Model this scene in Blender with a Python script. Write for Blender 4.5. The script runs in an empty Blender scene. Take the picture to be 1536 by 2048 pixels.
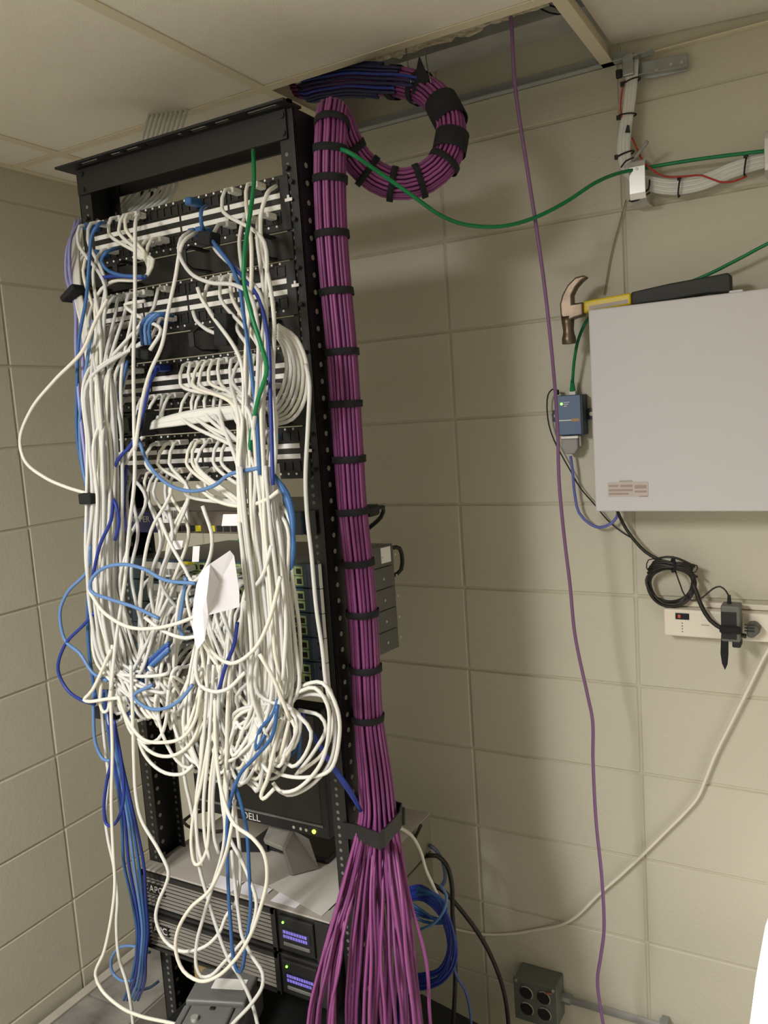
import bpy, bmesh, math, random
from mathutils import Vector, Matrix
random.seed(7)
R = random.Random(11)

# ------------------------------------------------------------------ camera, world, lights, exposure
H = 1.49                                   # camera height above the floor
YAW, PITCH, ROLL, FPX = -0.5181, -0.1185, -0.0677, 1642.2
scene = bpy.context.scene
COL = scene.collection
_cy, _sy, _cp, _sp = math.cos(YAW), math.sin(YAW), math.cos(PITCH), math.sin(PITCH)
_f = Vector((_sy * _cp, _cy * _cp, _sp)); _r0 = Vector((_cy, -_sy, 0)); _u0 = _r0.cross(_f)
_cr, _sr = math.cos(ROLL), math.sin(ROLL)
CR = _cr * _r0 + _sr * _u0; CU = -_sr * _r0 + _cr * _u0; CF = _f
cam = bpy.data.cameras.new('camera'); camo = bpy.data.objects.new('camera', cam); COL.objects.link(camo)
cam.sensor_fit = 'VERTICAL'; cam.sensor_height = 36.0; cam.lens = FPX / 2048 * 36.0
cam.clip_start = 0.02
camo.matrix_world = Matrix(((CR.x, CU.x, -CF.x, 0), (CR.y, CU.y, -CF.y, 0), (CR.z, CU.z, -CF.z, H), (0, 0, 0, 1)))
scene.camera = camo

world = bpy.data.worlds.new('world'); scene.world = world; world.use_nodes = True
world.node_tree.nodes['Background'].inputs[0].default_value = (0.9, 0.88, 0.8, 1)
world.node_tree.nodes['Background'].inputs[1].default_value = 0.0

def area(name, loc, rot, sx, sy, power, color):
    l = bpy.data.lights.new(name, 'AREA'); l.shape = 'RECTANGLE'; l.size = sx; l.size_y = sy
    l.energy = power; l.color = color
    o = bpy.data.objects.new(name, l); COL.objects.link(o); o.location = loc; o.rotation_euler = rot
    return o
area('ceiling_lamp_light', (-1.05, -0.75, 2.13), (0, 0, 0), 0.30, 1.15, 66, (1.0, 0.985, 0.955))
vs = scene.view_settings
vs.view_transform = 'Standard'; vs.look = 'None'; vs.exposure = 0.04; vs.gamma = 1.0; vs.use_curve_mapping = False

# ------------------------------------------------------------------ helpers
B = 1.7828      # back wall plane (y)
A = -1.8184     # left wall plane (x)
CZ = 2.158      # ceiling height
YF = 1.17       # front plane of the rack rails
CO = 0.2032     # block course

def V(*a): return Vector(a)
def ray(px, py): return CF + CR * ((px - 768) / FPX) - CU * ((py - 1024) / FPX)
def P(px, py, Y):
    d = ray(px, py); d = d * (Y / d.y); return V(d.x, d.y, d.z + H)
def PX(px, py, X):
    d = ray(px, py); d = d * (X / d.x); return V(d.x, d.y, d.z + H)
def PZ(px, py, Z):
    d = ray(px, py); d = d * ((Z - H) / d.z); return V(d.x, d.y, d.z + H)

class MB:
    def __init__(s): s.v = []; s.f = []; s.m = []; s.cur = 0
    def quadmesh(s, vs_, fs):
        k = len(s.v); s.v += [tuple(a) for a in vs_]; s.f += [tuple(i + k for i in f) for f in fs]; s.m += [s.cur] * len(fs); return s
    def box(s, a, b):
        x0, x1 = sorted((a[0], b[0])); y0, y1 = sorted((a[1], b[1])); z0, z1 = sorted((a[2], b[2]))
        return s.quadmesh([(x0,y0,z0),(x1,y0,z0),(x1,y1,z0),(x0,y1,z0),(x0,y0,z1),(x1,y0,z1),(x1,y1,z1),(x0,y1,z1)],
                          [(0,3,2,1),(4,5,6,7),(0,1,5,4),(1,2,6,5),(2,3,7,6),(3,0,4,7)])
    def cbox(s, a, b, c):
        """box with its edges cut off by c"""
        lo = [min(a[i], b[i]) for i in range(3)]; hi = [max(a[i], b[i]) for i in range(3)]
        bm = bmesh.new()
        bmesh.ops.create_cube(bm, size=1)
        for v in bm.verts:
            v.co = V(*[(lo[i] + hi[i]) / 2 + v.co[i] * (hi[i] - lo[i]) for i in range(3)])
        bmesh.ops.bevel(bm, geom=bm.edges[:], offset=c, segments=1, affect='EDGES')
        return s.bm(bm)
    def bm(s, bm):
        bm.verts.ensure_lookup_table(); bm.verts.index_update()
        s.quadmesh([v.co.copy() for v in bm.verts], [[v.index for v in f.verts] for f in bm.faces]); bm.free(); return s
    def obox(s, c, ax, ay, az):
        """box about c with half-axis vectors"""
        p = [c - ax - ay - az, c + ax - ay - az, c + ax + ay - az, c - ax + ay - az, c - ax - ay + az, c + ax - ay + az, c + ax + ay + az, c - ax + ay + az]
        return s.quadmesh(p, [(0,3,2,1),(4,5,6,7),(0,1,5,4),(1,2,6,5),(2,3,7,6),(3,0,4,7)])
    def cyl(s, p0, p1, r0, r1=None, n=12, cap=True):
        r1 = r0 if r1 is None else r1
        d = (p1 - p0).normalized(); a = d.orthogonal().normalized(); b = d.cross(a)
        vs_ = []
        for p, r in ((p0, r0), (p1, r1)):
            for i in range(n):
                t = 2 * math.pi * i / n; vs_.append(p + a * (r * math.cos(t)) + b * (r * math.sin(t)))
        fs = [(i, (i + 1) % n, n + (i + 1) % n, n + i) for i in range(n)]
        if cap: fs += [tuple(range(n - 1, -1, -1)), tuple(range(n, 2 * n))]
        return s.quadmesh(vs_, fs)
    def tube(s, pts, r, n=6, closed=False, rs=None):
        m = len(pts); vs_ = []
        t0 = (pts[1] - pts[0]).normalized(); nrm = t0.orthogonal().normalized()
        for i, p in enumerate(pts):
            if closed: t = (pts[(i + 1) % m] - pts[i - 1])
            else: t = pts[min(i + 1, m - 1)] - pts[max(i - 1, 0)]
            t = t.normalized() if t.length > 1e-9 else t0
            nrm = nrm - t * nrm.dot(t)
            nrm = nrm.normalized() if nrm.length > 1e-6 else t.orthogonal().normalized()
            bn = t.cross(nrm); rr = rs[i] if rs else r
            for k in range(n):
                a = 2 * math.pi * k / n; vs_.append(p + nrm * (rr * math.cos(a)) + bn * (rr * math.sin(a)))
        fs = []
        for i in range(m if closed else m - 1):
            j = (i + 1) % m
            for k in range(n):
                l = (k + 1) % n; fs.append((i * n + k, i * n + l, j * n + l, j * n + k))
        if not closed: fs += [tuple(range(n - 1, -1, -1)), tuple((m - 1) * n + k for k in range(n))]
        return s.quadmesh(vs_, fs)
    def prism(s, poly, off):
        """extrude a planar polygon (Vectors) by the vector off"""
        n = len(poly)
        return s.quadmesh([p for p in poly] + [p + off for p in poly],
                          [tuple(range(n - 1, -1, -1)), tuple(range(n, 2 * n))] + [(i, (i + 1) % n, n + (i + 1) % n, n + i) for i in range(n)])
    def ribbon(s, pts, width_dir, w, thick):
        """flat bar that follows pts; w is its width along width_dir"""
        vs_ = []
        for i, p in enumerate(pts):
            t = (pts[min(i + 1, len(pts) - 1)] - pts[max(i - 1, 0)]).normalized()
            nn = t.cross(width_dir).normalized() * thick / 2; wd = width_dir * w / 2
            vs_ += [p - nn - wd, p + nn - wd, p + nn + wd, p - nn + wd]
        fs = []
        for i in range(len(pts) - 1):
            for k in range(4):
                l = (k + 1) % 4; fs.append((4*i + k, 4*i + l, 4*i + 4 + l, 4*i + 4 + k))
        fs += [(3, 2, 1, 0), tuple(4 * (len(pts) - 1) + k for k in range(4))]
        return s.quadmesh(vs_, fs)

def smooth_pts(pts, step=0.012, closed=False):
    """centripetal-ish Catmull-Rom through pts"""
    n = len(pts); out = []
    rng = range(n) if closed else range(n - 1)
    for i in rng:
        if closed: p0, p1, p2, p3 = pts[i - 1], pts[i], pts[(i + 1) % n], pts[(i + 2) % n]
        else:
            p1, p2 = pts[i], pts[i + 1]
            p0 = pts[i - 1] if i > 0 else p1 * 2 - p2
            p3 = pts[i + 2] if i + 2 < n else p2 * 2 - p1
        L = (p2 - p1).length
        d0 = max((p1 - p0).length, 1e-5) ** .5; d1 = max(L, 1e-5) ** .5; d2 = max((p3 - p2).length, 1e-5) ** .5
        m1 = ((p1 - p0) / d0 - (p2 - p0) / (d0 + d1) + (p2 - p1) / d1) * d1
        m2 = ((p2 - p1) / d1 - (p3 - p1) / (d1 + d2) + (p3 - p2) / d2) * d1
        k = max(2, min(40, int(L / step)))
        for j in range(k):
            t = j / k; t2 = t * t; t3 = t2 * t
            out.append(p1 * (2*t3 - 3*t2 + 1) + m1 * (t3 - 2*t2 + t) + p2 * (-2*t3 + 3*t2) + m2 * (t3 - t2))
    if not closed: out.append(pts[-1].copy())
    return out

def mesh_of(name, mb, mats, smooth=False):
    me = bpy.data.meshes.new(name); me.from_pydata([tuple(v) for v in mb.v], [], mb.f)
    mats = mats if isinstance(mats, (list, tuple)) else [mats]
    for m in mats: me.materials.append(m)
    if len(mats) > 1: me.polygons.foreach_set('material_index', mb.m)
    if smooth: me.polygons.foreach_set('use_smooth', [True] * len(me.polygons))
    bm = bmesh.new(); bm.from_mesh(me); bmesh.ops.recalc_face_normals(bm, faces=bm.faces[:]); bm.to_mesh(me); bm.free()
    me.update(); return me
def tag(o, label=None, cat=None, group=None, kind=None):
    if label: o['label'] = label
    if cat: o['category'] = cat
    if group: o['group'] = group
    if kind: o['kind'] = kind
    return o
def put(o, parent):
    if parent is not None:
        o.parent = parent
        o.matrix_parent_inverse = Matrix.Translation(parent.location).inverted() if parent.type == 'EMPTY' else Matrix()
    return o
def obj(name, mb, mats, parent=None, bevel=0, smooth=False, seg=2):
    me = mb if isinstance(mb, bpy.types.Mesh) else mesh_of(name, mb, mats, smooth)
    o = bpy.data.objects.new(name, me); COL.objects.link(o); put(o, parent)
    if bevel:
        md = o.modifiers.new('bevel', 'BEVEL'); md.width = bevel; md.segments = seg; md.limit_method = 'ANGLE'; md.angle_limit = math.radians(40)
    return o
def thing(name, label, cat, loc, group=None):
    o = bpy.data.objects.new(name, None); COL.objects.link(o); o.location = loc; o.empty_display_size = .02
    return tag(o, label, cat, group)
def text(name, s, size, origin, xdir, ydir, mat, parent, ext=.0004, align='LEFT'):
    cu = bpy.data.curves.new(name, 'FONT'); cu.body = s; cu.size = size; cu.extrude = ext; cu.align_x = align
    t = bpy.data.objects.new(name, cu); COL.objects.link(t)
    bpy.context.view_layer.update()
    me = bpy.data.meshes.new_from_object(t.evaluated_get(bpy.context.evaluated_depsgraph_get()))
    bpy.data.objects.remove(t); bpy.data.curves.remove(cu)
    xd = xdir.normalized(); yd = (ydir - xd * ydir.dot(xd)).normalized(); zd = xd.cross(yd)
    me.transform(Matrix(((xd.x, yd.x, zd.x, origin.x), (xd.y, yd.y, zd.y, origin.y), (xd.z, yd.z, zd.z, origin.z), (0, 0, 0, 1))))
    me.materials.clear(); me.materials.append(mat); me.name = name
    return obj(name, me, None, parent)

# ------------------------------------------------------------------ materials
def lin(c): return tuple(((x / 255) / 12.92 if x / 255 <= .04045 else ((x / 255 + .055) / 1.055) ** 2.4) for x in c)
MATS = {}
def mat(name, rgb, rough=.5, metal=0, noise=None, bump=None, spec=.5, emit=None, trans=0, coat=0):
    """noise = (scale, amount, second rgb); bump = (scale, strength)"""
    m = bpy.data.materials.new(name); m.use_nodes = True; nt = m.node_tree; b = nt.nodes['Principled BSDF']
    c = (*lin(rgb), 1)
    b.inputs['Base Color'].default_value = c; b.inputs['Roughness'].default_value = rough; b.inputs['Metallic'].default_value = metal
    b.inputs['Specular IOR Level'].default_value = spec; b.inputs['Coat Weight'].default_value = coat
    tc = nt.nodes.new('ShaderNodeTexCoord')
    if noise:
        n = nt.nodes.new('ShaderNodeTexNoise'); n.inputs['Scale'].default_value = noise[0]; n.inputs['Detail'].default_value = 5
        nt.links.new(tc.outputs['Object'], n.inputs['Vector'])
        r = nt.nodes.new('ShaderNodeMapRange'); r.inputs[1].default_value = .35; r.inputs[2].default_value = .7; r.inputs[4].default_value = noise[1]
        nt.links.new(n.outputs['Fac'], r.inputs[0])
        mx = nt.nodes.new('ShaderNodeMix'); mx.data_type = 'RGBA'; mx.inputs[6].default_value = c; mx.inputs[7].default_value = (*lin(noise[2]), 1)
        nt.links.new(r.outputs[0], mx.inputs[0]); nt.links.new(mx.outputs[2], b.inputs['Base Color'])
    if bump:
        n2 = nt.nodes.new('ShaderNodeTexNoise'); n2.inputs['Scale'].default_value = bump[0]; n2.inputs['Detail'].default_value = 4
        nt.links.new(tc.outputs['Object'], n2.inputs['Vector'])
        bp = nt.nodes.new('ShaderNodeBump'); bp.inputs['Strength'].default_value = bump[1]; bp.inputs['Distance'].default_value = .004
        nt.links.new(n2.outputs['Fac'], bp.inputs['Height']); nt.links.new(bp.outputs[0], b.inputs['Normal'])
    if emit:
        b.inputs['Emission Color'].default_value = (*lin(emit[0]), 1); b.inputs['Emission Strength'].default_value = emit[1]
    MATS[name] = m; return m
WALL = mat('painted_block', (198, 193, 175), .55, noise=(6, .35, (190, 186, 169)), bump=(140, .22))
JOINT = mat('painted_joint', (194, 188, 168), .7, bump=(200, .3))
TILE = mat('ceiling_tile', (236, 230, 218), .9, noise=(40, .25, (222, 215, 202)), bump=(300, .35))
TEE = mat('grid_tee_paint', (222, 211, 186), .5)
FLOOR = mat('dusty_floor', (190, 186, 178), .7, noise=(7, .5, (166, 162, 154)), bump=(60, .15))
STRIP = mat('floor_edge_strip', (188, 180, 168), .8, noise=(18, .4, (160, 150, 140)))
BEAM = mat('grey_beam', (196, 195, 190), .8, noise=(14, .6, (160, 157, 150)), bump=(50, .4))
BLACK = mat('rack_black', (30, 30, 30), .42, spec=.45, bump=(500, .06))
BLACK2 = mat('matte_black', (22, 22, 23), .6)
PANEL = mat('panel_black', (34, 33, 31), .45, spec=.4)
HOLE = mat('socket_dark', (9, 9, 9), .7)
HOLEW = mat('screw_zinc', (205, 205, 200), .35, metal=.6)
LABELW = mat('label_white', (240, 238, 234), .6)
WHITE = mat('cable_white', (224, 223, 218), .42, spec=.4)
WHITE2 = mat('cable_grey_white', (210, 210, 208), .42, spec=.4)
WHITE3 = mat('cable_cream_white', (230, 226, 214), .42, spec=.4)
BLUE = mat('cable_blue', (54, 98, 156), .4, spec=.4)
BLUE2 = mat('cable_light_blue', (98, 134, 186), .4, spec=.4)
BLUE3 = mat('cable_dark_blue', (40, 58, 144), .4, spec=.4)
LILAC = mat('cable_lilac', (150, 150, 205), .45)
GREEN = mat('cable_green', (14, 122, 72), .4, spec=.4)
PURPLE = mat('cable_purple', (140, 72, 128), .42, spec=.4)
PURPLE2 = mat('cable_purple_deep', (116, 56, 108), .42, spec=.4)
PURPLE3 = mat('cable_violet', (122, 86, 128), .45)
RED = mat('wire_red', (170, 44, 34), .5)
STRAP = mat('hook_and_loop', (24, 25, 28), .9)
ANGLE = mat('angle_grey_paint', (186, 190, 192), .4, metal=.25)
STEEL = mat('galvanized_steel', (176, 180, 180), .38, metal=.85, noise=(30, .5, (140, 146, 146)))
ALU = mat('bright_aluminium', (214, 213, 212), .3, metal=.55)
BOXW = mat('cabinet_white', (206, 204, 207), .5, spec=.4)
PAPER = mat('paper', (236, 234, 240), .8)
PAPER_OLD = mat('paper_grey', (204, 200, 194), .8)
GREYTOP = mat('dusty_grey_metal', (176, 170, 162), .6, noise=(9, .6, (150, 143, 135)))
GREYPL = mat('grey_plastic', (112, 112, 110), .5, noise=(12, .4, (96, 95, 92)))
UPSB = mat('ups_black', (38, 37, 36), .45, spec=.4)
UPSR = mat('ups_rib', (150, 145, 137), .5)
BLUE_SHADED = mat('cable_blue_shaded', (28, 32, 78), .5)  # blue cable with the shade at the loop put into its colour
UPS_SHADED = mat('ups_side_shaded', (120, 116, 100), .55)  # case colour darkened to hold the shade cast by the purple trunk
SWB = mat('switch_teal', (44, 66, 80), .45)
SWTOP = mat('switch_top_grey', (92, 92, 90), .4, metal=.3)
PORTG = mat('port_frame_green', (150, 168, 110), .5)
RBLUE = mat('router_blue', (44, 44, 112), .5)
RDARK = mat('router_slate', (42, 56, 74), .5)
SCREEN = mat('monitor_screen', (26, 25, 23), .22, spec=.5)
LCD = mat('lcd_purple', (120, 110, 200), .5, emit=((120, 110, 210), .45))
LEDG = mat('led_green', (90, 220, 60), .4, emit=((120, 240, 70), 4))
LEDY = mat('led_yellow', (190, 225, 60), .4, emit=((190, 230, 60), 5))
LEDR = mat('led_red', (120, 40, 30), .4, emit=((200, 70, 50), .6))
YELLOW = mat('hammer_yellow', (226, 200, 24), .4)
RUBBER = mat('hammer_grip', (38, 40, 38), .6)
HSTEEL = mat('hammer_steel', (134, 118, 102), .4, metal=.85, noise=(40, .6, (92, 80, 70)))
DEVB = mat('device_blue', (92, 112, 146), .45)
DEVE = mat('device_edge', (34, 52, 60), .5)
DBGREY = mat('connector_grey', (150, 146, 142), .45)
IVORY = mat('ivory_plastic', (230, 222, 206), .45)
ADAPT = mat('adapter_grey', (104, 104, 98), .5)
TAN = mat('tan_cardboard', (150, 128, 84), .8)
DARKBOX = mat('dark_case', (20, 24, 23), .55)
BOXGREY = mat('outlet_box_grey', (112, 116, 108), .55, metal=.3, noise=(20, .5, (84, 88, 80)))
BROWNK = mat('power_cord_black', (30, 27, 22), .5)
LAMP = mat('lamp_lens', (250, 246, 235), .5, emit=((255, 250, 242), 6))
TEXTG = mat('print_grey', (214, 212, 208), .6)
BAR = mat('print_dark', (60, 58, 60), .7)
YLAB = mat('label_yellow', (214, 200, 40), .6)
STICKER = mat('sticker_faded', (196, 186, 180), .7)
STICKER2 = mat('sticker_print', (168, 150, 144), .7)
# ------------------------------------------------------------------ the room
XR, YB = 1.55, -2.3          # right and rear walls
ZT = 2.62                    # deck above the hung ceiling
J = .0028                    # half a joint
D = .0032                     # block face proud of the joint
def struct(name, mb, m, label=None): return tag(obj(name, mb, m), label, kind='structure')
FZ = -.12                    # floor level
zc = [FZ] + [.0452 + CO * k for k in range(13)]
wall_back = struct('wall_back', MB().box((A - .2, B + D, FZ), (XR + .2, B + .2, ZT)), JOINT, 'cream painted concrete block wall behind the rack')
wall_left = struct('wall_left', MB().box((A - D, YB, FZ), (A - .2, B + D, ZT)), JOINT, 'cream painted concrete block wall left of the rack')
struct('wall_right', MB().box((XR, YB, FZ), (XR + .2, B + D, ZT)), WALL, 'cream painted side wall out of view')
struct('wall_front', MB().box((A - .2, YB - .2, FZ), (XR + .2, YB, ZT)), WALL, 'cream painted wall behind the viewer')
struct('floor', MB().box((A - .2, YB - .2, FZ - .1), (XR + .2, B + .2, FZ)), FLOOR, 'dusty grey floor')
_bl = {}
def block(wall, x0, x1, y0, y1, z0, z1):
    key = (round(x1 - x0, 3), round(y1 - y0, 3), round(z1 - z0, 3))
    if key not in _bl:
        _bl[key] = mesh_of('block', MB().cbox(V(-key[0]/2, -key[1]/2, -key[2]/2), V(key[0]/2, key[1]/2, key[2]/2), .0022), WALL)
    o = bpy.data.objects.new('block', _bl[key]); COL.objects.link(o); o.parent = wall
    o.location = ((x0 + x1) / 2, (y0 + y1) / 2, (z0 + z1) / 2)
xs = [A] + [-1.6210 + .4064 * k for k in range(7)]
ys = [B, 1.3592] + [1.3592 - .4064 * k for k in range(1, 5)]
for i in range(len(zc) - 1):
    for k in range(len(xs) - 1):
        w = R.uniform(-.0009, .0009)
        block(wall_back, xs[k] + J, xs[k + 1] - J, B + w, B + .05, zc[i] + J, zc[i + 1] - J)
    for k in range(len(ys) - 1):
        w = R.uniform(-.0009, .0009)
        block(wall_left, A - .05, A + w, ys[k + 1] + J, ys[k] - J, zc[i] + J, zc[i + 1] - J)
struct('baseboard_left', MB().box((A + .002, YB, FZ), (A + .014, B - .002, FZ + .08)), STRIP, 'pale base moulding along the left wall')
# floor tiles (30 cm) near the left wall, laid on the floor
floor = bpy.data.objects['floor']
tm = mesh_of('floor_tile', MB().cbox(V(-.151, -.151, -.002), V(.151, .151, .002), .0015), FLOOR)
for i in range(5):
    for k in range(6):
        o = bpy.data.objects.new('floor_tile', tm); COL.objects.link(o); o.parent = floor
        o.location = (A + .03 + .1525 + .305 * i, B - .16 - .305 * k, FZ + .002)

# hung ceiling: deck, grid tees and tiles
ceiling = struct('ceiling', MB().box((A - .2, YB - .2, ZT), (XR + .2, B + .2, ZT + .1)), BEAM, 'hung ceiling of square cream tiles with one bay open')
gx = [A, -1.641, -1.031, -.421, .189, .799, 1.409, XR]
gy = [B, 1.432, .822, .212, -.398, -1.008, -1.618, -2.228, YB]
def piece(name, mb, m, **k): return obj(name, mb, m, ceiling, **k)
for x in gx[1:-1]:
    piece('grid_tee', MB().box((x - .012, YB, CZ - .001), (x + .012, B - .002, CZ + .001)).box((x - .001, YB, CZ), (x + .001, B - .002, CZ + .036)), TEE)
for y in gy[1:-1]:
    piece('grid_tee', MB().box((A + .002, y - .012, CZ - .0012), (XR, y + .012, CZ + .0008)).box((A + .002, y - .001, CZ), (XR, y + .001, CZ + .036)), TEE)
struct('trim_1', MB().box((A + .001, B - .022, CZ - .001), (-.385, B - .0005, CZ + .001)).box((A + .001, B - .003, CZ - .001), (-.385, B - .0005, CZ + .022)), ANGLE, 'grey metal wall angle along the back wall')
struct('trim_4', MB().box((-.384, B - .016, CZ - .001), (XR, B - .0005, CZ + .001)), TEE, 'cream wall angle under the right ceiling tile')
struct('trim_2', MB().box((A + .0005, YB, CZ - .001), (A + .022, B - .022, CZ + .001)).box((A + .0005, YB, CZ), (A + .003, B - .022, CZ + .022)), TEE, 'painted wall angle along the left wall')
struct('trim_3', MB().box((A + .001, B - .09, 2.245), (XR, B - .0005, 2.42)), BEAM, 'rough grey beam above the ceiling on the back wall')
_tm = {}
for i in range(len(gx) - 1):
    for k in range(len(gy) - 1):
        if i == 2 and k == 0: continue                      # the open bay
        w, d = gx[i + 1] - gx[i] - .006, gy[k] - gy[k + 1] - .006
        key = (round(w, 3), round(d, 3))
        if key not in _tm: _tm[key] = mesh_of('ceiling_tile', MB().box((-w/2, -d/2, 0), (w/2, d/2, .016)), TILE)
        o = bpy.data.objects.new('ceiling_tile', _tm[key]); COL.objects.link(o); o.parent = ceiling
        o.location = ((gx[i] + gx[i + 1]) / 2, (gy[k] + gy[k + 1]) / 2, CZ + .0015)
        if i == 3 and k == 0:                               # pushed up at its left edge by the wires
            o.rotation_euler = (0, math.radians(3.4), 0); o.location.z += .019; o.location.x += .004
# the tile taken out of the open bay, slid onto the next one with its rough edge showing
bm = bmesh.new()
n = 44
vs0 = []
for i in range(n + 1):
    x = -1.0 + .545 * i / n
    yy = 1.502 + R.uniform(0, .010) + (.014 if 18 < i < 34 else 0) + (.006 if i < 20 else 0)
    vs0.append((bm.verts.new((x, yy, CZ + .020 + R.uniform(0, .005))), bm.verts.new((x, yy - R.uniform(.004, .012), CZ + .037)), bm.verts.new((x, 1.10, CZ + .020)), bm.verts.new((x, 1.10, CZ + .037))))
for a, b in zip(vs0, vs0[1:]):
    bm.faces.new((a[0], b[0], b[2], a[2])); bm.faces.new((a[1], b[1], b[0], a[0])); bm.faces.new((a[3], b[3], b[1], a[1])); bm.faces.new((a[2], b[2], b[3], a[3]))
for q in (vs0[0], vs0[-1]): bm.faces.new((q[0], q[1], q[3], q[2]))
tag(obj('loose_ceiling_tile', MB().bm(bm), mat('rough_tile_edge', (206, 196, 172), .95, noise=(90, .8, (120, 108, 84)), bump=(160, .8))),
    'rough broken edge of a loose ceiling tile above the open bay', 'ceiling tile')

# ceiling lamp behind the viewer, the source of the room's light
LX = -1.05
lamp = thing('ceiling_lamp', 'long white ceiling lamp with a pale lens behind the viewer', 'lamp', (LX, -.75, CZ))
obj('housing', MB().box((LX - .17, -1.36, CZ - .016), (LX + .17, -.14, CZ - .003)), BOXW, lamp, bevel=.004)
obj('lens', MB().cbox(V(LX - .16, -1.35, CZ - .024), V(LX + .16, -.15, CZ - .016), .003), LAMP, lamp)

# ------------------------------------------------------------------ the rack
XL0, XL1, XR0, XR1 = -1.300, -1.268, -.817, -.785      # post channels
DP = .076
RT = 1.995
rack = thing('equipment_rack', 'tall black two-post equipment rack full of network gear', 'rack', ((XL0 + XR1) / 2, YF, FZ))
def post(x0, x1, web):
    m = MB(); t = .0035
    a, b = (x0, x0 + t) if web == 'L' else (x1 - t, x1)
    m.box((a, YF, FZ + .006), (b, YF + DP, RT)); m.box((x0, YF, FZ + .006), (x1, YF + t, RT)); m.box((x0, YF + DP - t, FZ + .006), (x1, YF + DP, RT))
    p = obj('post', m, BLACK, rack, bevel=.0008, seg=1)
    h = MB(); w = MB()
    xm = (x0 + x1) / 2 + (.004 if web == 'L' else -.004)
    z = .10
    k = 0
    while z < RT - .06:
        h.cyl(V(xm, YF - .0006, z), V(xm, YF + .001, z), .0034, n=8)
        h.cyl(V(xm, YF + DP - t - .0006, z), V(xm, YF + DP - t + .001, z), .0034, n=8)
        if k % 2 == 0:
            xo = (b + .0006, a) if web == 'L' else (b + .0006, a - .0006)
            for yy in ((YF + .038,) if web == 'L' else (YF + .024,)):
                w.cyl(V(xo[0], yy, z), V(xo[0] - .001, yy, z), .0045, n=8)
        z += .0159 if k % 3 else .0127; k += 1
    tag(obj('rail_hole', h, mat('hole_pale_' + web, (112, 110, 104), .6), p), kind='stuff')
    tag(obj('web_hole', w, mat('hole_light_' + web, (176, 172, 160), .6), p), kind='stuff')
    return p
post(XL0, XL1, 'L'); post(XR0, XR1, 'R')
obj('top_bar', MB().box((XL0 + .004, YF - .005, 1.948), (XR1 - .014, YF - .001, RT)), BLACK, rack, bevel=.001)
obj('rear_bar', MB().box((XL0, YF + DP + .001, 1.957), (XR1, YF + DP + .005, RT)), BLACK, rack, bevel=.001)
# slotted top angle: strips between its long slots
m = MB(); zt = RT + .002
x0, x1, y0, y1 = XL0 - .024, XR1 + .002, YF - .030, YF + .02
m.box((x0, y0, zt), (x1, y0 + .008, zt + .004)); m.box((x0, y0 + .019, zt), (x1, y1, zt + .004))
sl = [(.055, .105), (.135, .165), (.175, .21), (.225, .235), (.30, .315), (.33, .37), (.385, .42), (.455, .52)]
px = x0
for a, b in sl + [(.545, .545)]:
    m.box((px, y0 + .008, zt), (x0 + a, y0 + .019, zt + .004)); px = x0 + b
m.box((px, y0 + .008, zt), (x1, y0 + .019, zt + .004))
obj('top_angle', m, BLACK2, rack)
obj('base_foot', MB().box((XL0 - .02, YF - .16, FZ), (XR1 + .02, YF + .24, FZ + .006)).box((XL0 - .02, YF - .004, FZ), (XR1 + .02, YF - .001, FZ + .07)), BLACK, rack)
for x in (XL1 - .012, XR0 + .012, ):
    for z in (1.985, 1.957, 1.903):
        obj('bolt', MB().cyl(V(x, YF - .008, z), V(x, YF - .004, z), .005, n=10), PANEL, rack)

# ------------------------------------------------------------------ patch panels and cable managers
PITCH_Z = .1385
PZ0 = [1.850 - PITCH_Z * k for k in range(4)]          # panel mid heights
GX0, GX1 = -1.2655, -.8195
GW = (GX1 - GX0) / 4
names = ['topmost', 'second', 'third', 'lowest']
def jack_mesh():
    m = MB(); w, h = .0165, .0145
    m.cur = 0
    m.box((-.0525, 0, -.0095), (.0525, -.002, -.0075)); m.box((-.0525, 0, .0075), (.0525, -.002, .0095))
    for k in range(7):
        x = -.051 + .017 * k; m.box((x - .0017, 0, -.0075), (x + .0017, -.002, .0075))
    m.cur = 1
    for k in range(6):
        x = -.0425 + .017 * k
        m.quadmesh([(x - .007, .0003, -.0075), (x + .007, .0003, -.0075), (x + .007, .0003, .0075), (x - .007, .0003, .0075)], [(0, 1, 2, 3)])
    return mesh_of('jack_module', m, [PANEL, HOLE])
JM = jack_mesh()
SM = mesh_of('label_strip', MB().cbox(V(-.0535, -.0012, -.0042), V(.0535, 0, .0042), .0004), LABELW)
def port(p, col, row):
    """mouth of a jack: panel, column 0..23, row 0 top / 1 bottom"""
    g, k = divmod(col, 6)
    return V(GX0 + GW * (g + .5) - .0425 + .017 * k, YF - .0065, PZ0[p] + (.0285 if row == 0 else -.0235))
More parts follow.
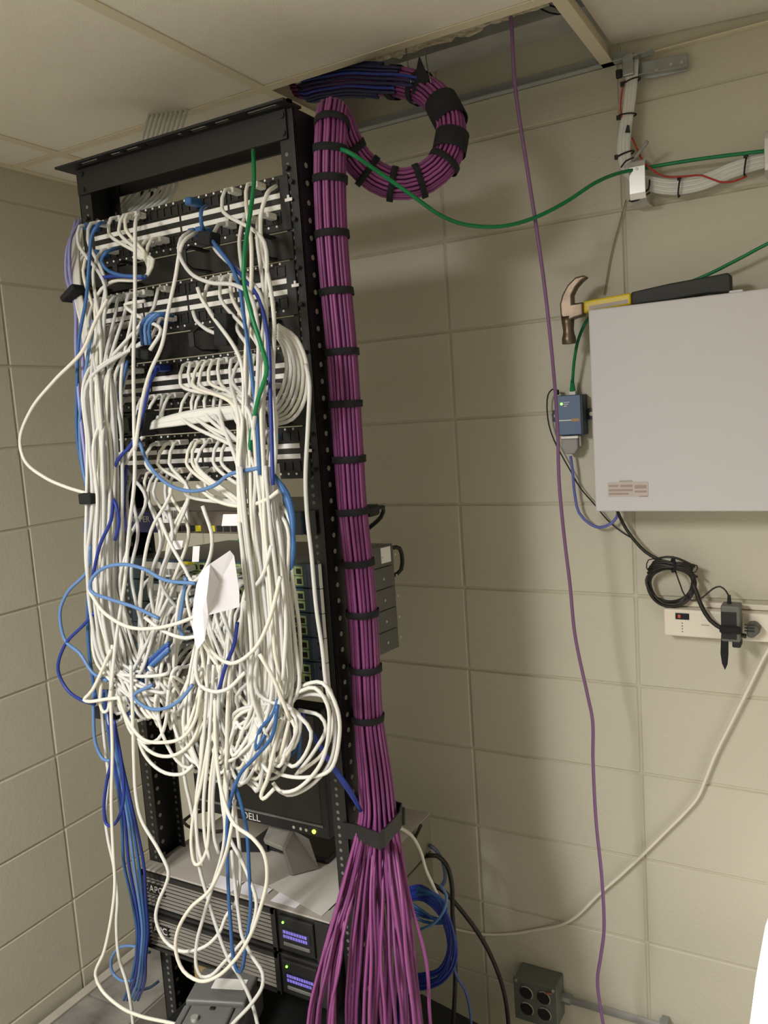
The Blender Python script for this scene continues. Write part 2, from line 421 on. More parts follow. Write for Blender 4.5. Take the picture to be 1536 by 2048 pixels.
for p in range(4):
    z = PZ0[p]
    t = thing('patch_panel', names[p] + ' black patch panel in the rack, with white label strips', 'patch panel', ((XL0 + XR1) / 2, YF, z), 'patch panels in the rack')
    obj('face_plate', MB().box((XL0 + .017, YF - .0045, z - .0455), (XR1 - .019, YF - .0005, z + .0435)), PANEL, t, bevel=.0008, seg=1)
    dots = MB()
    for g in range(4):
        cx = GX0 + GW * (g + .5)
        for zz in (.0285, -.0235):
            o = obj('jack_module', JM, None, t); o.location = V(cx, YF - .0047, z + zz) - t.location
            o.matrix_parent_inverse = Matrix()
        for zz in (.0115, -.0065):
            o = obj('label_strip', SM, None, t); o.location = V(cx, YF - .0047, z + zz) - t.location
            o.matrix_parent_inverse = Matrix()
        for k in range(6):
            x = cx - .0425 + .017 * k
            for zz in (.0405, -.037):
                dots.cyl(V(x, YF - .006, z + zz), V(x, YF - .0044, z + zz), .0021, n=6)
    tag(obj('terminal_dot', dots, LABELW, t), kind='stuff')
    mk = MB().box((GX1 + .007, YF - .0056, z - .0005), (GX1 + .0215, YF - .0044, z + .0045)).box((GX1 + .012, YF - .0056, z + .0045), (GX1 + .016, YF - .0044, z + .0095))
    obj('printed_mark', mk, LABELW, t)
    for zz in (.03, -.03):
        obj('screw', MB().cyl(V(GX1 + .022, YF - .0075, z + zz), V(GX1 + .022, YF - .0044, z + zz), .0042, n=10), BLACK2, t)
MB_M = mat('manager_black', (30, 27, 24), .4, spec=.4)
for p in range(3):
    z = (PZ0[p] + PZ0[p + 1]) / 2 - .001
    t = thing('cable_manager', 'black cable manager with ring hooks under the ' + names[p] + ' patch panel', 'cable manager', ((XL0 + XR1) / 2, YF, z), 'cable managers in the rack')
    obj('back_plate', MB().box((XL0 + .017, YF - .004, z - .0225), (XR1 - .019, YF - .0005, z + .0225)), MB_M, t, bevel=.001, seg=1)
    for x in (-1.238, -1.155, -.99, -.845):
        pts = [V(x, YF - .004, z + .017), V(x, YF - .05, z + .019), V(x, YF - .064, z + .01), V(x, YF - .064, z - .012), V(x, YF - .05, z - .019), V(x, YF - .004, z - .018)]
        obj('ring_hook', MB().ribbon(pts, V(1, 0, 0), .012, .003), BLACK2, t)

# ------------------------------------------------------------------ router
zr0, zr1 = 1.290, 1.333
router = thing('router', 'slim dark router with blue left end and white barcode label', 'router', (-1.04, YF, zr0))
obj('chassis', MB().box((-1.262, YF - .004, zr0), (-.824, YF + .21, zr1)), SWTOP, router, bevel=.002)
obj('front_left', MB().box((-1.262, YF - .014, zr0 + .001), (-1.155, YF - .004, zr1 - .001)), RBLUE, router, bevel=.002)
obj('front_middle', MB().box((-1.155, YF - .012, zr0 + .001), (-.96, YF - .004, zr1 - .001)), mat('router_grey', (96, 88, 78), .5), router, bevel=.001)
obj('front_right', MB().box((-.96, YF - .014, zr0 + .001), (-.824, YF - .004, zr1 - .001)), RDARK, router, bevel=.002)
obj('mounting_ear', MB().box((-.824, YF - .006, zr0), (-.800, YF - .003, zr1)), BLACK, router)
text('logo_text', 'JUNIPER', .017, V(-1.245, YF - .0145, zr0 + .022), V(1, 0, 0), V(0, 0, 1), TEXTG, router)
for k in range(2):
    for i in range(4):
        obj('port', MB().box((-1.12 + .017*i + .085 * k, YF - .0135, zr0 + .005), (-1.107 + .017*i + .085 * k, YF - .012, zr0 + .016)), [HOLE, YLAB][1 if (k == 0 and i == 3) or (k == 1 and i == 0) else 0], router)
bl = obj('barcode_label', MB().box((-1.148, YF - .0165, zr0 + .021), (-1.083, YF - .012, zr1 + .008)), LABELW, router)
mb_ = MB()
for i in range(22):
    x = -1.141 + i * .0024; mb_.box((x, YF - .0169, zr0 + .029), (x + R.choice((.0007, .0014)), YF - .0164, zr1 + .002))
tag(obj('bar', mb_, BAR, bl), kind='stuff')
pl = thing('power_plug', 'small black power plug behind the router', 'plug', (-.84, YF + .26, zr0))
obj('plug_body', MB().cbox(V(-.845, YF + .212, zr0 + .0), V(-.817, YF + .25, zr0 + .022), .004), BLACK2, pl)
obj('cord', MB().tube(smooth_pts([V(-.83, YF + .25, zr0 + .012), V(-.825, YF + .275, zr0 + .012), V(-.84, YF + .29, zr0 - .01), V(-.88, YF + .29, zr0 - .04)]), .0045), BLACK2, pl)

# ------------------------------------------------------------------ five stacked switches, sagging a little to the back
sag = math.radians(3.2)
SWN = ['topmost', 'second from top', 'middle', 'second from bottom', 'bottom']
SH = .0445
def sw_pt(i, x, y, z):
    """point of switch i: x world, y behind its front, z above its underside"""
    z0 = 1.2395 - SH * (i + 1)
    return V(x, YF - .006 + y * math.cos(sag) + 0 * z, z0 + z - y * math.sin(sag))
def sw_box(m, i, a, b):
    ps = [sw_pt(i, x, y, z) for z in (a[2], b[2]) for (x, y) in ((a[0], a[1]), (b[0], a[1]), (b[0], b[1]), (a[0], b[1]))]
    return m.quadmesh(ps, [(0,3,2,1),(4,5,6,7),(0,1,5,4),(1,2,6,5),(2,3,7,6),(3,0,4,7)])
for i in range(5):
    t = thing('network_switch', SWN[i] + ' of five stacked teal network switches with green-framed ports', 'network switch', sw_pt(i, -1.04, 0, 0), 'stack of network switches')
    sx0, sx1 = -1.266, -.826
    obj('chassis', sw_box(MB(), i, (sx0, .004, .0006), (sx1, .312, SH - .0006)), SWTOP, t, bevel=.001, seg=1)
    obj('front_panel', sw_box(MB(), i, (sx0, -.002, .001), (sx1, .004, SH - .001)), SWB, t, bevel=.001, seg=1)
    e = obj('mounting_ear', sw_box(MB(), i, (sx1, -.001, .001), (sx1 + .026, .002, SH - .0008)), mat('ear_slate%d' % i, (70, 78, 96), .5), t)
    eh = MB()
    for zz in (.008, .034): eh.cyl(sw_pt(i, sx1 + .013, -.0016, zz), sw_pt(i, sx1 + .013, 0, zz), .003, n=8)
    tag(obj('ear_slot', eh, HOLE, e), kind='stuff')
    obj('ear_edge', sw_box(MB(), i, (sx1 + .0255, -.003, .001), (sx1 + .0275, .004, SH - .0005)), LABELW, t)
    fr = MB(); ho = MB()
    for c in range(15):
        for r_ in range(2):
            x = -.843 - .0172 * c; z = .0045 + .018 * r_ + .001
            sw_box(fr, i, (x - .0082, -.0032, z - .0005), (x + .0082, -.0022, z + .0155)); sw_box(ho, i, (x - .0052, -.0036, z + .002), (x + .0052, -.0031, z + .0115))
    f_ = tag(obj('port_frame', fr, PORTG, t), kind='stuff'); tag(obj('port_socket', ho, HOLE, f_), kind='stuff')
    for (a, b) in ((-1.215, -1.172), (-1.166, -1.112)):
        l_ = obj('barcode_label', sw_box(MB(), i, (a, -.0034, .008), (b, -.0021, .037)), LABELW, t)
        bb = MB()
        for k in range(int((b - a) / .0028) - 2):
            sw_box(bb, i, (a + .004 + .0028 * k, -.0038, .012), (a + .004 + .0028 * k + R.choice((.0007, .0016)), -.0033, .024))
        tag(obj('bar', bb, BAR, l_), kind='stuff')
    if i == 0: obj('yellow_label', sw_box(MB(), i, (-1.115, -.0034, .026), (-1.085, -.0021, .040)), YLAB, t)
    if i == 0: obj('side_label', sw_box(MB(), i, (sx1, .26, .008), (sx1 + .0008, .30, .040)), LABELW, t)
    sm = MB()
    for k in range(5): sm.cyl(sw_pt(i, sx1, .10 + .055 * k, .02), sw_pt(i, sx1 + .001, .10 + .055 * k, .02), .003, n=6)
    tag(obj('side_screw', sm, HOLEW, t), kind='stuff')
# black loop of power cord at the back of the switches
tag(obj('power_cable', MB().tube(smooth_pts([sw_pt(0, -.84, .31, .032), sw_pt(0, -.828, .345, .030), sw_pt(1, -.83, .35, .028), sw_pt(1, -.845, .312, .012)]), .0045, n=8), BLACK2, smooth=True),
    'short black cord looped behind the topmost network switch', 'cord')

# ------------------------------------------------------------------ two UPS units
ux0, ux1 = -1.303, -.822
UT = [.577, .487]
for i, zt in enumerate(UT):
    zb = zt - .088
    t = thing('power_supply', ('upper' if i == 0 else 'lower') + ' of two black rack power supplies with lit purple display', 'power supply', (-1.06, YF, zb), 'rack power supplies')
    obj('body', MB().box((-1.285, YF + .002, zb + .001), (-.834, YF + .41, zt - .0015)), UPS_SHADED, t, bevel=.0015, seg=1)
    if i == 0: obj('top_cover', MB().box((-1.285, YF + .002, zt - .0015), (-.834, YF + .41, zt)), GREYTOP, t)
    if i == 0: obj('top_lip', MB().box((ux0, YF - .03, zt - .002), (ux1, YF + .002, zt + .002)), GREYTOP, t, bevel=.001, seg=1)
    y0 = YF - .034
    b = obj('bezel', MB().box((ux0, y0 + .006, zb + .002), (ux1, YF + .002, zt - .003)), UPSB, t, bevel=.003)
    fr = MB().box((ux0, y0, zt - .012), (ux1 - .125, y0 + .01, zt - .003)).box((ux0, y0, zb + .002), (ux1 - .125, y0 + .01, zb + .008)).box((ux0, y0, zb + .002), (ux0 + .016, y0 + .01, zt - .003)).box((ux1 - .133, y0, zb + .002), (ux1 - .122, y0 + .01, zt - .003))
    obj('louver_frame', fr, UPSB, t)
    for k in range(8):
        z = zb + .0135 + .0084 * k
        c = V((ux0 + .016 + ux1 - .133) / 2, y0 + .004, z)
        obj('louver', MB().obox(c, V((ux1 - .133 - ux0 - .016) / 2, 0, 0), V(0, .0030, .0004), V(0, -.0002, .0008)), UPSR, t)
    tx = MB().box((ux0 + .028, y0 - .001, zt - .046), (ux0 + .072, y0 + .003, zt - .024))
    lg = obj('logo_plate', tx, UPSB, t)
    text('logo_text', 'APC', .021, V(ux0 + .031, y0 - .0012, zt - .0425), V(1, 0, 0), V(0, 0, 1), TEXTG, lg)
    obj('display_bezel', MB().box((ux1 - .116, y0, zb + .008), (ux1 - .036, y0 + .01, zt - .010)), BLACK2, t, bevel=.003)
    d = obj('display', MB().box((ux1 - .108, y0 - .0012, zb + .033), (ux1 - .044, y0 + .002, zt - .034)), mat('lcd_dark%d' % i, (30, 28, 50), .3), t)
    lt = MB()
    for r_ in range(2):
        x = ux1 - .105
        while x < ux1 - .05:
            w = R.uniform(.002, .006); lt.box((x, y0 - .0017, zb + .036 + .009 * r_), (x + w, y0 - .0011, zb + .042 + .009 * r_)); x += w + .0012
    tag(obj('display_text', lt, LCD, d), kind='stuff')
    obj('button_row', MB().cbox(V(ux1 - .106, y0 - .002, zb + .020), V(ux1 - .046, y0 + .002, zb + .027), .001), GREYPL, t)
    obj('led', MB().cyl(V(ux1 - .104, y0 - .002, zt - .022), V(ux1 - .104, y0, zt - .022), .0022, n=8), LEDG, t)
    obj('side_trim', MB().box((ux1 - .034, y0 + .002, zb + .002), (ux1, y0 + .012, zt - .003)), UPSB, t, bevel=.002)
tag(obj('paper_sheet', MB().prism([V(-1.0, YF + .02, .5795), V(-.845, YF - .02, .5795), V(-.838, YF + .27, .5795), V(-.90, YF + .27, .5795)], V(0, 0, .0006)), PAPER_OLD), 'loose white sheet on the right of the upper power supply', 'paper')
for k, (a, b) in enumerate(((-1.115, -1.055), (-1.05, -.985), (-.965, -.905))):
    tag(obj('paper_label', MB().box((a, YF - .024 + .003 * k, .5792), (b, YF + .012 + .003 * k, .5798)), PAPER), ['leftmost', 'middle', 'rightmost'][k] + ' white paper label on front edge of the upper power supply', 'label')
# ------------------------------------------------------------------ monitor on the power supplies
MY = 1.235
a = P(392, 1617, MY); b = P(660, 1680, MY)
mx0, mx1, mz0 = a.x, b.x, (a.z + b.z) / 2 - .002
mz1 = mz0 + .262
mon = thing('monitor', 'small black flat-screen monitor half hidden by hanging cables', 'monitor', ((mx0 + mx1) / 2, MY + .05, .579))
obj('casing', MB().box((mx0, MY, mz0), (mx1, MY + .045, mz1)), BLACK2, mon, bevel=.005)
obj('screen', MB().box((mx0 + .016, MY - .0006, mz0 + .030), (mx1 - .016, MY + .002, mz1 - .014)), SCREEN, mon)
obj('bezel_ridge', MB().box((mx0 + .012, MY - .003, mz0 + .025), (mx1 - .012, MY, mz0 + .029)), GREYPL, mon)
text('logo_text', 'DELL', .021, V(mx0 + .128, MY - .0008, mz0 + .0065), V(1, 0, 0), V(0, 0, 1), TEXTG, mon)
for k, x in enumerate((.084, .067, .054)):
    obj('button', MB().cyl(V(mx1 - x, MY - .002, mz0 + .012), V(mx1 - x, MY + .001, mz0 + .012), .0033, n=10), HOLEW, mon)
obj('power_light', MB().cyl(V(mx1 - .036, MY - .002, mz0 + .012), V(mx1 - .036, MY + .001, mz0 + .012), .0042, n=10), LEDY, mon)
GREYST = mat('stand_grey', (150, 146, 140), .5)
def slab(px, n, t): return MB().prism(px, n * t)
nk = [P(540, 1647, 1.262), P(588, 1657, 1.262), P(569, 1697, 1.222), P(526, 1679, 1.222)]
nn = (nk[1] - nk[0]).cross(nk[3] - nk[0]).normalized()
obj('stand_neck', slab(nk, -nn if nn.y < 0 else nn, .012), GREYST, mon, bevel=.002)
ft = [P(570, 1696, 1.215), P(586, 1658, 1.25), P(619, 1678, 1.25), PZ(639, 1737, .583), PZ(586, 1751, .583)]
nn = (ft[3] - ft[0]).cross(ft[1] - ft[0]).normalized()
obj('stand_foot', slab(ft, nn if nn.y > 0 else -nn, .010), mat('stand_grey_dark', (122, 118, 112), .5), mon, bevel=.002)
obj('stand_base', MB().box((-1.13, 1.30, .579), (-.93, 1.42, .592)), BLACK2, mon, bevel=.004)
obj('stand_post', MB().box((-1.06, 1.285, .59), (-1.0, 1.31, mz0 + .12)), BLACK2, mon, bevel=.004)
tag(obj('keyboard_wedge', MB().prism([PZ(440, 1703, .581), PZ(452, 1690, .581), PZ(535, 1693, .581), PZ(535, 1703, .581)], V(0, 0, .018)), BLACK2), 'dark flat wedge lying on the upper power supply', 'wedge')
# ring of black cord on the power supply top
c0 = PZ(430, 1660, .586)
tag(obj('curled_cable', MB().tube(smooth_pts([PZ(352, 1680, .59), PZ(362, 1650, .592), PZ(385, 1628, .60), PZ(425, 1618, .60), PZ(460, 1635, .592), PZ(455, 1658, .585), PZ(420, 1663, .585), PZ(375, 1652, .590), PZ(368, 1640, .597), PZ(395, 1625, .603), PZ(430, 1618, .606)]), .0034, n=8), BROWNK, smooth=True), 'thin dark cord curled on the power supply behind the cables', 'cord')

# ------------------------------------------------------------------ low things in and beside the rack
dc = thing('dark_case', 'large black case standing inside the foot of the rack', 'case', (-1.04, 1.3, FZ + .006))
obj('shell', MB().box((-1.175, 1.0, FZ + .007), (-.83, 1.29, .335)), DARKBOX, dc, bevel=.006)
obj('front_panel', MB().box((-1.16, .994, FZ + .03), (-.85, 1.002, .31)), BLACK2, dc, bevel=.003)
pr_ = thing('label_printer', 'grey plastic label printer on the dark case under the power supplies', 'printer', (-1.05, 1.1, .336))
pz = .42
q = [PZ(392, 1962, pz), PZ(527, 1957, pz), PZ(452, 2046, pz), PZ(362, 2016, pz)]
ctr = sum(q, V(0, 0, 0)) / 4; yd = (q[0] - q[3]).normalized(); xd = V(yd.y, -yd.x, 0)
hx, hy = .062, .082
def prb(m, x0, x1, y0, y1, z0, z1):
    c = ctr + xd * ((x0 + x1) / 2) + yd * ((y0 + y1) / 2); c.z = (z0 + z1) / 2
    return m.obox(c, xd * ((x1 - x0) / 2), yd * ((y1 - y0) / 2), V(0, 0, (z1 - z0) / 2))
obj('body', prb(MB(), -hx, hx, -hy, hy, .337, .40), GREYPL, pr_, bevel=.008, seg=3)
obj('lid', prb(MB(), -hx + .003, hx - .003, -.012, hy - .002, .40, pz), GREYPL, pr_, bevel=.005, seg=3)
obj('front_cover', prb(MB(), -hx + .018, hx - .022, -hy + .012, -.015, .40, pz - .004), GREYPL, pr_, bevel=.005, seg=3)
obj('front_shoulder', prb(MB(), -hx + .003, -hx + .016, -hy + .002, -.015, .40, pz - .006), GREYPL, pr_, bevel=.004, seg=3)
obj('right_shoulder', prb(MB(), hx - .020, hx - .003, -hy + .002, -.015, .40, pz - .006), GREYPL, pr_, bevel=.004, seg=3)
obj('button', prb(MB(), -.004, .006, -.03, -.022, pz - .004, pz - .001), BLACK2, pr_, bevel=.002)
obj('knob', MB().cyl(ctr + yd * (-hy + .026) + xd * -.022 + V(0, 0, pz - .004 - ctr.z), ctr + yd * (-hy + .026) + xd * -.022 + V(0, 0, pz + .003 - ctr.z), .007, n=14), HOLEW, pr_)
obj('paper_label', prb(MB(), -.02, .045, .022, .05, pz, pz + .0008), LABELW, pr_)
tag(obj('tan_box', MB().obox(V(-1.165, 1.185, .372), V(.028, .006, 0), V(-.006, .026, 0), V(0, 0, .036)), TAN, bevel=.003), 'small tan box behind the label printer', 'box')
DUCT = mat('dusty_metal', (156, 152, 146), .7, noise=(9, .85, (84, 80, 76)), bump=(60, .15))
du = thing('floor_duct', 'dusty grey metal box low along the left wall', 'metal box', (-1.7, 1.3, FZ + .004))
obj('shell', MB().box((A + .016, .75, FZ + .0045), (-1.585, 1.62, -.004)), DUCT, du, bevel=.003)
obj('wall_lip', MB().box((A + .016, .75, -.004), (A + .044, 1.62, .006)), STRIP, du, bevel=.001, seg=1)
for k in range(3): obj('lid_panel', MB().box((A + .047, .76 + .29 * k, -.004), (-1.588, 1.043 + .29 * k, .002)), DUCT, du, bevel=.001, seg=1)
bk = [PZ(660, 1975, .06), PZ(845, 1987, .06), PZ(965, 2050, .06), PZ(985, 2200, .06), PZ(690, 2200, .06)]
tag(obj('black_case', MB().prism(bk, V(0, 0, -.06 + FZ + .005)), DARKBOX, bevel=.004), 'black case on the floor behind the purple cables', 'case')

# floor lamp at the right edge, its shade lit
lx, ly = .022, 1.40
fl = thing('floor_lamp', 'glowing white lampshade at the right edge of the picture', 'lamp', (lx, ly, FZ))
prof = [(.112, .70), (.142, .60), (.158, .50), (.170, .40), (.178, .30)]
m = MB(); n = 32
for r_, z in prof:
    for k in range(n): m.v.append((lx + r_ * math.cos(2 * math.pi * k / n), ly + r_ * math.sin(2 * math.pi * k / n), z))
for i in range(len(prof) - 1):
    for k in range(n): m.f.append((i*n + k, i*n + (k+1) % n, (i+1)*n + (k+1) % n, (i+1)*n + k)); m.m.append(0)
sh = obj('lamp_shade', m, mat('lit_shade', (250, 248, 244), .6, emit=((255, 250, 244), 1.3)), fl, smooth=True)
sd = sh.modifiers.new('thickness', 'SOLIDIFY'); sd.thickness = .002
obj('pole', MB().cyl(V(lx, ly, FZ + .02), V(lx, ly, .62), .008), STEEL, fl)
obj('base', MB().cyl(V(lx, ly, FZ), V(lx, ly, FZ + .02), .10, n=28), STEEL, fl, bevel=.003)

# ------------------------------------------------------------------ things on the back wall
# white cabinet
c = thing('wall_cabinet', 'large white metal cabinet on the wall below the hammer', 'cabinet', (-.15, B, 1.264))
obj('body', MB().box((-.4435, 1.675, 1.270), (.26, B - .001, 1.662)), BOXW, c, bevel=.002)
obj('door', MB().box((-.448, 1.655, 1.264), (.265, 1.674, 1.667)), BOXW, c, bevel=.003)
st = obj('sticker', MB().box((-.421, 1.6540, 1.294), (-.342, 1.6551, 1.323)), STICKER, c)
for k, (x0, x1, z0, z1) in enumerate(((-.398, -.372, 1.3245, 1.3262), (-.419, -.400, 1.314, 1.318), (-.396, -.372, 1.313, 1.318), (-.368, -.345, 1.310, 1.317), (-.419, -.372, 1.305, 1.3095), (-.368, -.345, 1.302, 1.306), (-.419, -.38, 1.298, 1.302), (-.36, -.343, 1.2935, 1.2955))):
    obj('printed_line', MB().box((x0, 1.6536, z0), (x1, 1.6551, z1)), STICKER2, st)
# hammer: profile traced in its own plane, real thickness
HY = 1.70
hm = thing('claw_hammer', 'claw hammer with yellow and black handle lying on the white cabinet', 'hammer', tuple(P(1330, 610, HY)))
def hp(l, y=HY): return [P(x, yy, y) for x, yy in l]
S_ = 476 / 1536
def hz(l): return [(1060 + x * S_, 500 + y * S_) for x, y in l]
head = hz([(345,160),(365,172),(330,200),(295,240),(270,290),(272,345),(342,335),(345,420),(285,440),(250,455),(215,450),(195,425),(190,350),(205,290),(240,225),(290,175)])
bm = bmesh.new()
pts = hp(head, HY - .012)
vs1 = [bm.verts.new(p) for p in pts]; f = bm.faces.new(vs1)
r = bmesh.ops.extrude_face_region(bm, geom=[f])
for g in r['geom']:
    if isinstance(g, bmesh.types.BMVert): g.co.y += .024
hd = obj('head', MB().bm(bm), HSTEEL, hm, bevel=.006, seg=3)
e0, e1 = P(1060 + 253 * S_, 500 + 606 * S_, HY), P(1060 + 243 * S_, 500 + 430 * S_, HY)
ax_ = e1 - e0; a_ = ax_.orthogonal().normalized(); b_ = ax_.normalized().cross(a_)
m = MB(); n = 22; prof = [(0, .0130), (.02, .0146), (.22, .0143), (.34, .0120), (.5, .0108), (.75, .0125), (1.0, .0140)]
for t, r_ in prof:
    for k in range(n):
        w = 2 * math.pi * k / n; m.v.append(tuple(e0 + ax_ * t + a_ * (r_ * math.cos(w)) + b_ * (r_ * math.sin(w))))
for i_ in range(len(prof) - 1):
    for k in range(n): m.f.append((i_*n + k, i_*n + (k+1) % n, (i_+1)*n + (k+1) % n, (i_+1)*n + k)); m.m.append(0)
m.f += [tuple(range(n - 1, -1, -1)), tuple((len(prof) - 1) * n + k for k in range(n))]; m.m += [0, 0]
obj('striking_end', m, HSTEEL, hd, smooth=True)
def handle(name, l, th, m, bev):
    pts = hp(l, HY - th / 2)
    return obj(name, MB().prism(pts, V(0, th, 0)), m, hm, bevel=bev, seg=3)
handle('shaft', hz([(342, 330), (650, 275), (655, 352), (375, 400), (345, 412)]), .02, YELLOW, .004)
handle('grip', hz([(650, 272), (900, 215), (1200, 160), (1275, 145), (1295, 160), (1300, 265), (1285, 275), (1150, 280), (900, 325), (655, 356)]), .028, RUBBER, .008)
ll = hp(hz([(382, 362), (630, 318), (632, 343), (382, 388)]), HY - .0106)
obj('sticker', MB().prism(ll, V(0, .001, 0)), STICKER, hm)
tag(obj('plastic_scrap', MB().obox(P(1473, 585, 1.69), V(.012, 0, 0), V(0, .01, 0), V(0, .002, .004)), PAPER, bevel=.002), 'scrap of white plastic on the cabinet beside the hammer grip', 'scrap')

# blue serial device
DY = 1.745
d = thing('serial_server', 'small blue serial device box mounted on the wall left of the cabinet', 'device', tuple(P(1140, 870, DY)))
x0, x1 = P(1110, 832, DY).x, P(1163, 832, DY).x; z1, z0 = P(1138, 790, DY).z, P(1140, 871, DY).z
obj('housing', MB().box((x0, DY, z0), (x1 + .004, B - .002, z1)), DEVE, d, bevel=.002)
obj('face', MB().box((x0, DY - .002, z0 + .002), (x1 - .001, DY, z1 - .001)), DEVB, d, bevel=.001)
for s_, xx in ((-1, x0 - .008), (1, x1 + .012)):
    tb = obj('mounting_tab', MB().box((xx - .008, B - .006, (z0 + z1) / 2 - .012), (xx + .008, B - .002, (z0 + z1) / 2 + .012)), DEVE, d, bevel=.001)
    obj('tab_hole', MB().cyl(V(xx, B - .0068, (z0 + z1) / 2), V(xx, B - .0058, (z0 + z1) / 2), .0045, n=12), WALL, tb)
obj('led', MB().cyl(V(x0 + .016, DY - .0028, z1 - .018), V(x0 + .016, DY - .002, z1 - .018), .0028, n=10), LEDG, d)
for k in range(3): obj('printed_line', MB().box((x0 + .021, DY - .0025, z1 - .016 - .004 * k), (x0 + .034 - .003 * k, DY - .002, z1 - .0145 - .004 * k)), TEXTG, d)
obj('white_stripe', MB().box((x0 + .003, DY - .0026, z0 + .032), (x0 + .036, DY - .002, z0 + .034)), LABELW, d)
obj('orange_stripe', MB().box((x0 + .036, DY - .0026, z0 + .030), (x1 - .004, DY - .002, z0 + .036)), mat('stripe_orange', (176, 140, 96), .5), d)
cn = thing('serial_connector', 'grey connector hood plugged into the underside of the blue device', 'connector', (x0 + .03, DY, z0 - .04))
cx = P(1140, 890, DY).x
obj('flange', MB().box((cx - .019, DY - .002, z0 - .007), (cx + .019, DY + .014, z0 - .001)), ALU, cn, bevel=.001)
obj('hood', MB().prism([V(cx - .018, DY - .003, z0 - .007), V(cx + .018, DY - .003, z0 - .007), V(cx + .018, DY - .003, z0 - .028), V(cx + .010, DY - .003, z0 - .040), V(cx - .010, DY - .003, z0 - .040), V(cx - .018, DY - .003, z0 - .028)], V(0, .018, 0)), DBGREY, cn, bevel=.003)
for s_ in (-1, 1):
    obj('thumb_screw', MB().cyl(V(cx + s_ * .0205, DY + .006, z0 - .003), V(cx + s_ * .0205, DY + .006, z0 - .024), .0024, n=8), HOLEW, cn)
jk = thing('power_jack', 'small black power jack in the top left of the blue device', 'plug', tuple(P(1112, 785, DY)))
pj = P(1113, 784, DY + .01)
obj('barrel', MB().cyl(V(pj.x, pj.y, z1 + .002), V(pj.x, pj.y, z1 + .013), .0055, n=12), BLACK2, jk)

# ivory power monitor strip
sx0 = P(1328, 1242, 1.745).x; sz1, sz0 = 1.047, .989
pm = thing('power_strip', 'ivory wall power strip with a small red display', 'power strip', (-.1, B, sz0))
obj('housing', MB().box((sx0, 1.742, sz0), (.16, B - .001, sz1)), IVORY, pm, bevel=.004, seg=3)
obj('upper_ledge', MB().box((sx0 + .02, 1.765, sz1 + .001), (.16, B - .001, sz1 + .012)), IVORY, pm, bevel=.002)
ds = obj('display_window', MB().box((sx0 + .024, 1.7405, sz1 - .021), (sx0 + .051, 1.743, sz1 - .008)), HOLE, pm)
obj('display_digit', MB().box((sx0 + .029, 1.7401, sz1 - .018), (sx0 + .034, 1.7406, sz1 - .011)), LEDR, ds)
for k in range(4): obj('indicator', MB().cyl(V(sx0 + .037, 1.7414, sz1 - .029 - .006 * k), V(sx0 + .037, 1.7425, sz1 - .029 - .006 * k), .0012, n=8), BAR, pm)
obj('printed_line', MB().box((sx0 + .074, 1.7414, sz1 - .031), (sx0 + .090, 1.7425, sz1 - .0295)), STICKER2, pm)
ad = thing('power_adapter', 'black and grey power adapter hanging in front of the ivory strip', 'adapter', tuple(P(1460, 1300, 1.715)))
ax, az1, az0 = P(1460, 1210, 1.715).x, P(1460, 1208, 1.715).z, P(1460, 1280, 1.715).z
obj('case', MB().box((ax - .016, 1.70, az0), (ax + .020, 1.738, az1)), ADAPT, ad, bevel=.004, seg=3)
obj('label_face', MB().box((ax - .015, 1.6985, az0 + .006), (ax + .013, 1.7005, az1 - .013)), BLACK2, ad)
obj('cord_collar', MB().cyl(V(ax - .002, 1.72, az1 - .002), V(ax - .002, 1.72, az1 + .017), .0045, .003, n=10), BLACK2, ad)
obj('strap', MB().cbox(V(ax - .018, 1.693, az0 + .018), V(ax + .022, 1.699, az0 + .034), .003), STRAP, ad)
obj('lower_block', MB().box((ax + .004, 1.702, az0 - .012), (ax + .02, 1.735, az0 + .002)), BLACK2, ad, bevel=.003)
sp = thing('hanging_strap', 'black tapered strap end dangling below the power adapter', 'strap', tuple(P(1447, 1338, 1.71)))
l = [P(1300 + x / 6.508, 1080 + y / 6.508, 1.705) for x, y in [(925,1180),(1020,1230),(1018,1500),(1008,1620),(975,1700),(935,1610),(915,1480)]]
obj('webbing', MB().prism(l, V(0, .006, 0)), STRAP, sp, bevel=.002)
pg = thing('angled_plug', 'grey angled mains plug in the right end of the ivory strip', 'plug', tuple(P(1505, 1260, 1.72)))
l = [P(1300 + x / 6.508, 1080 + y / 6.508, 1.715) for x, y in [(1275,1090),(1360,1085),(1445,1165),(1420,1220),(1340,1285),(1260,1270),(1255,1190)]]
obj('plug_body', MB().prism(l, V(0, .026, 0)), mat('plug_grey', (84, 84, 78), .5), pg, bevel=.004, seg=3)
for k in range(3):
    z = P(1500, 1250 + 6 * k, 1.715); obj('grip_ridge', MB().box((z.x - .010, 1.7125, z.z - .001), (z.x + .008, 1.7155, z.z + .001)), BLACK2, pg)

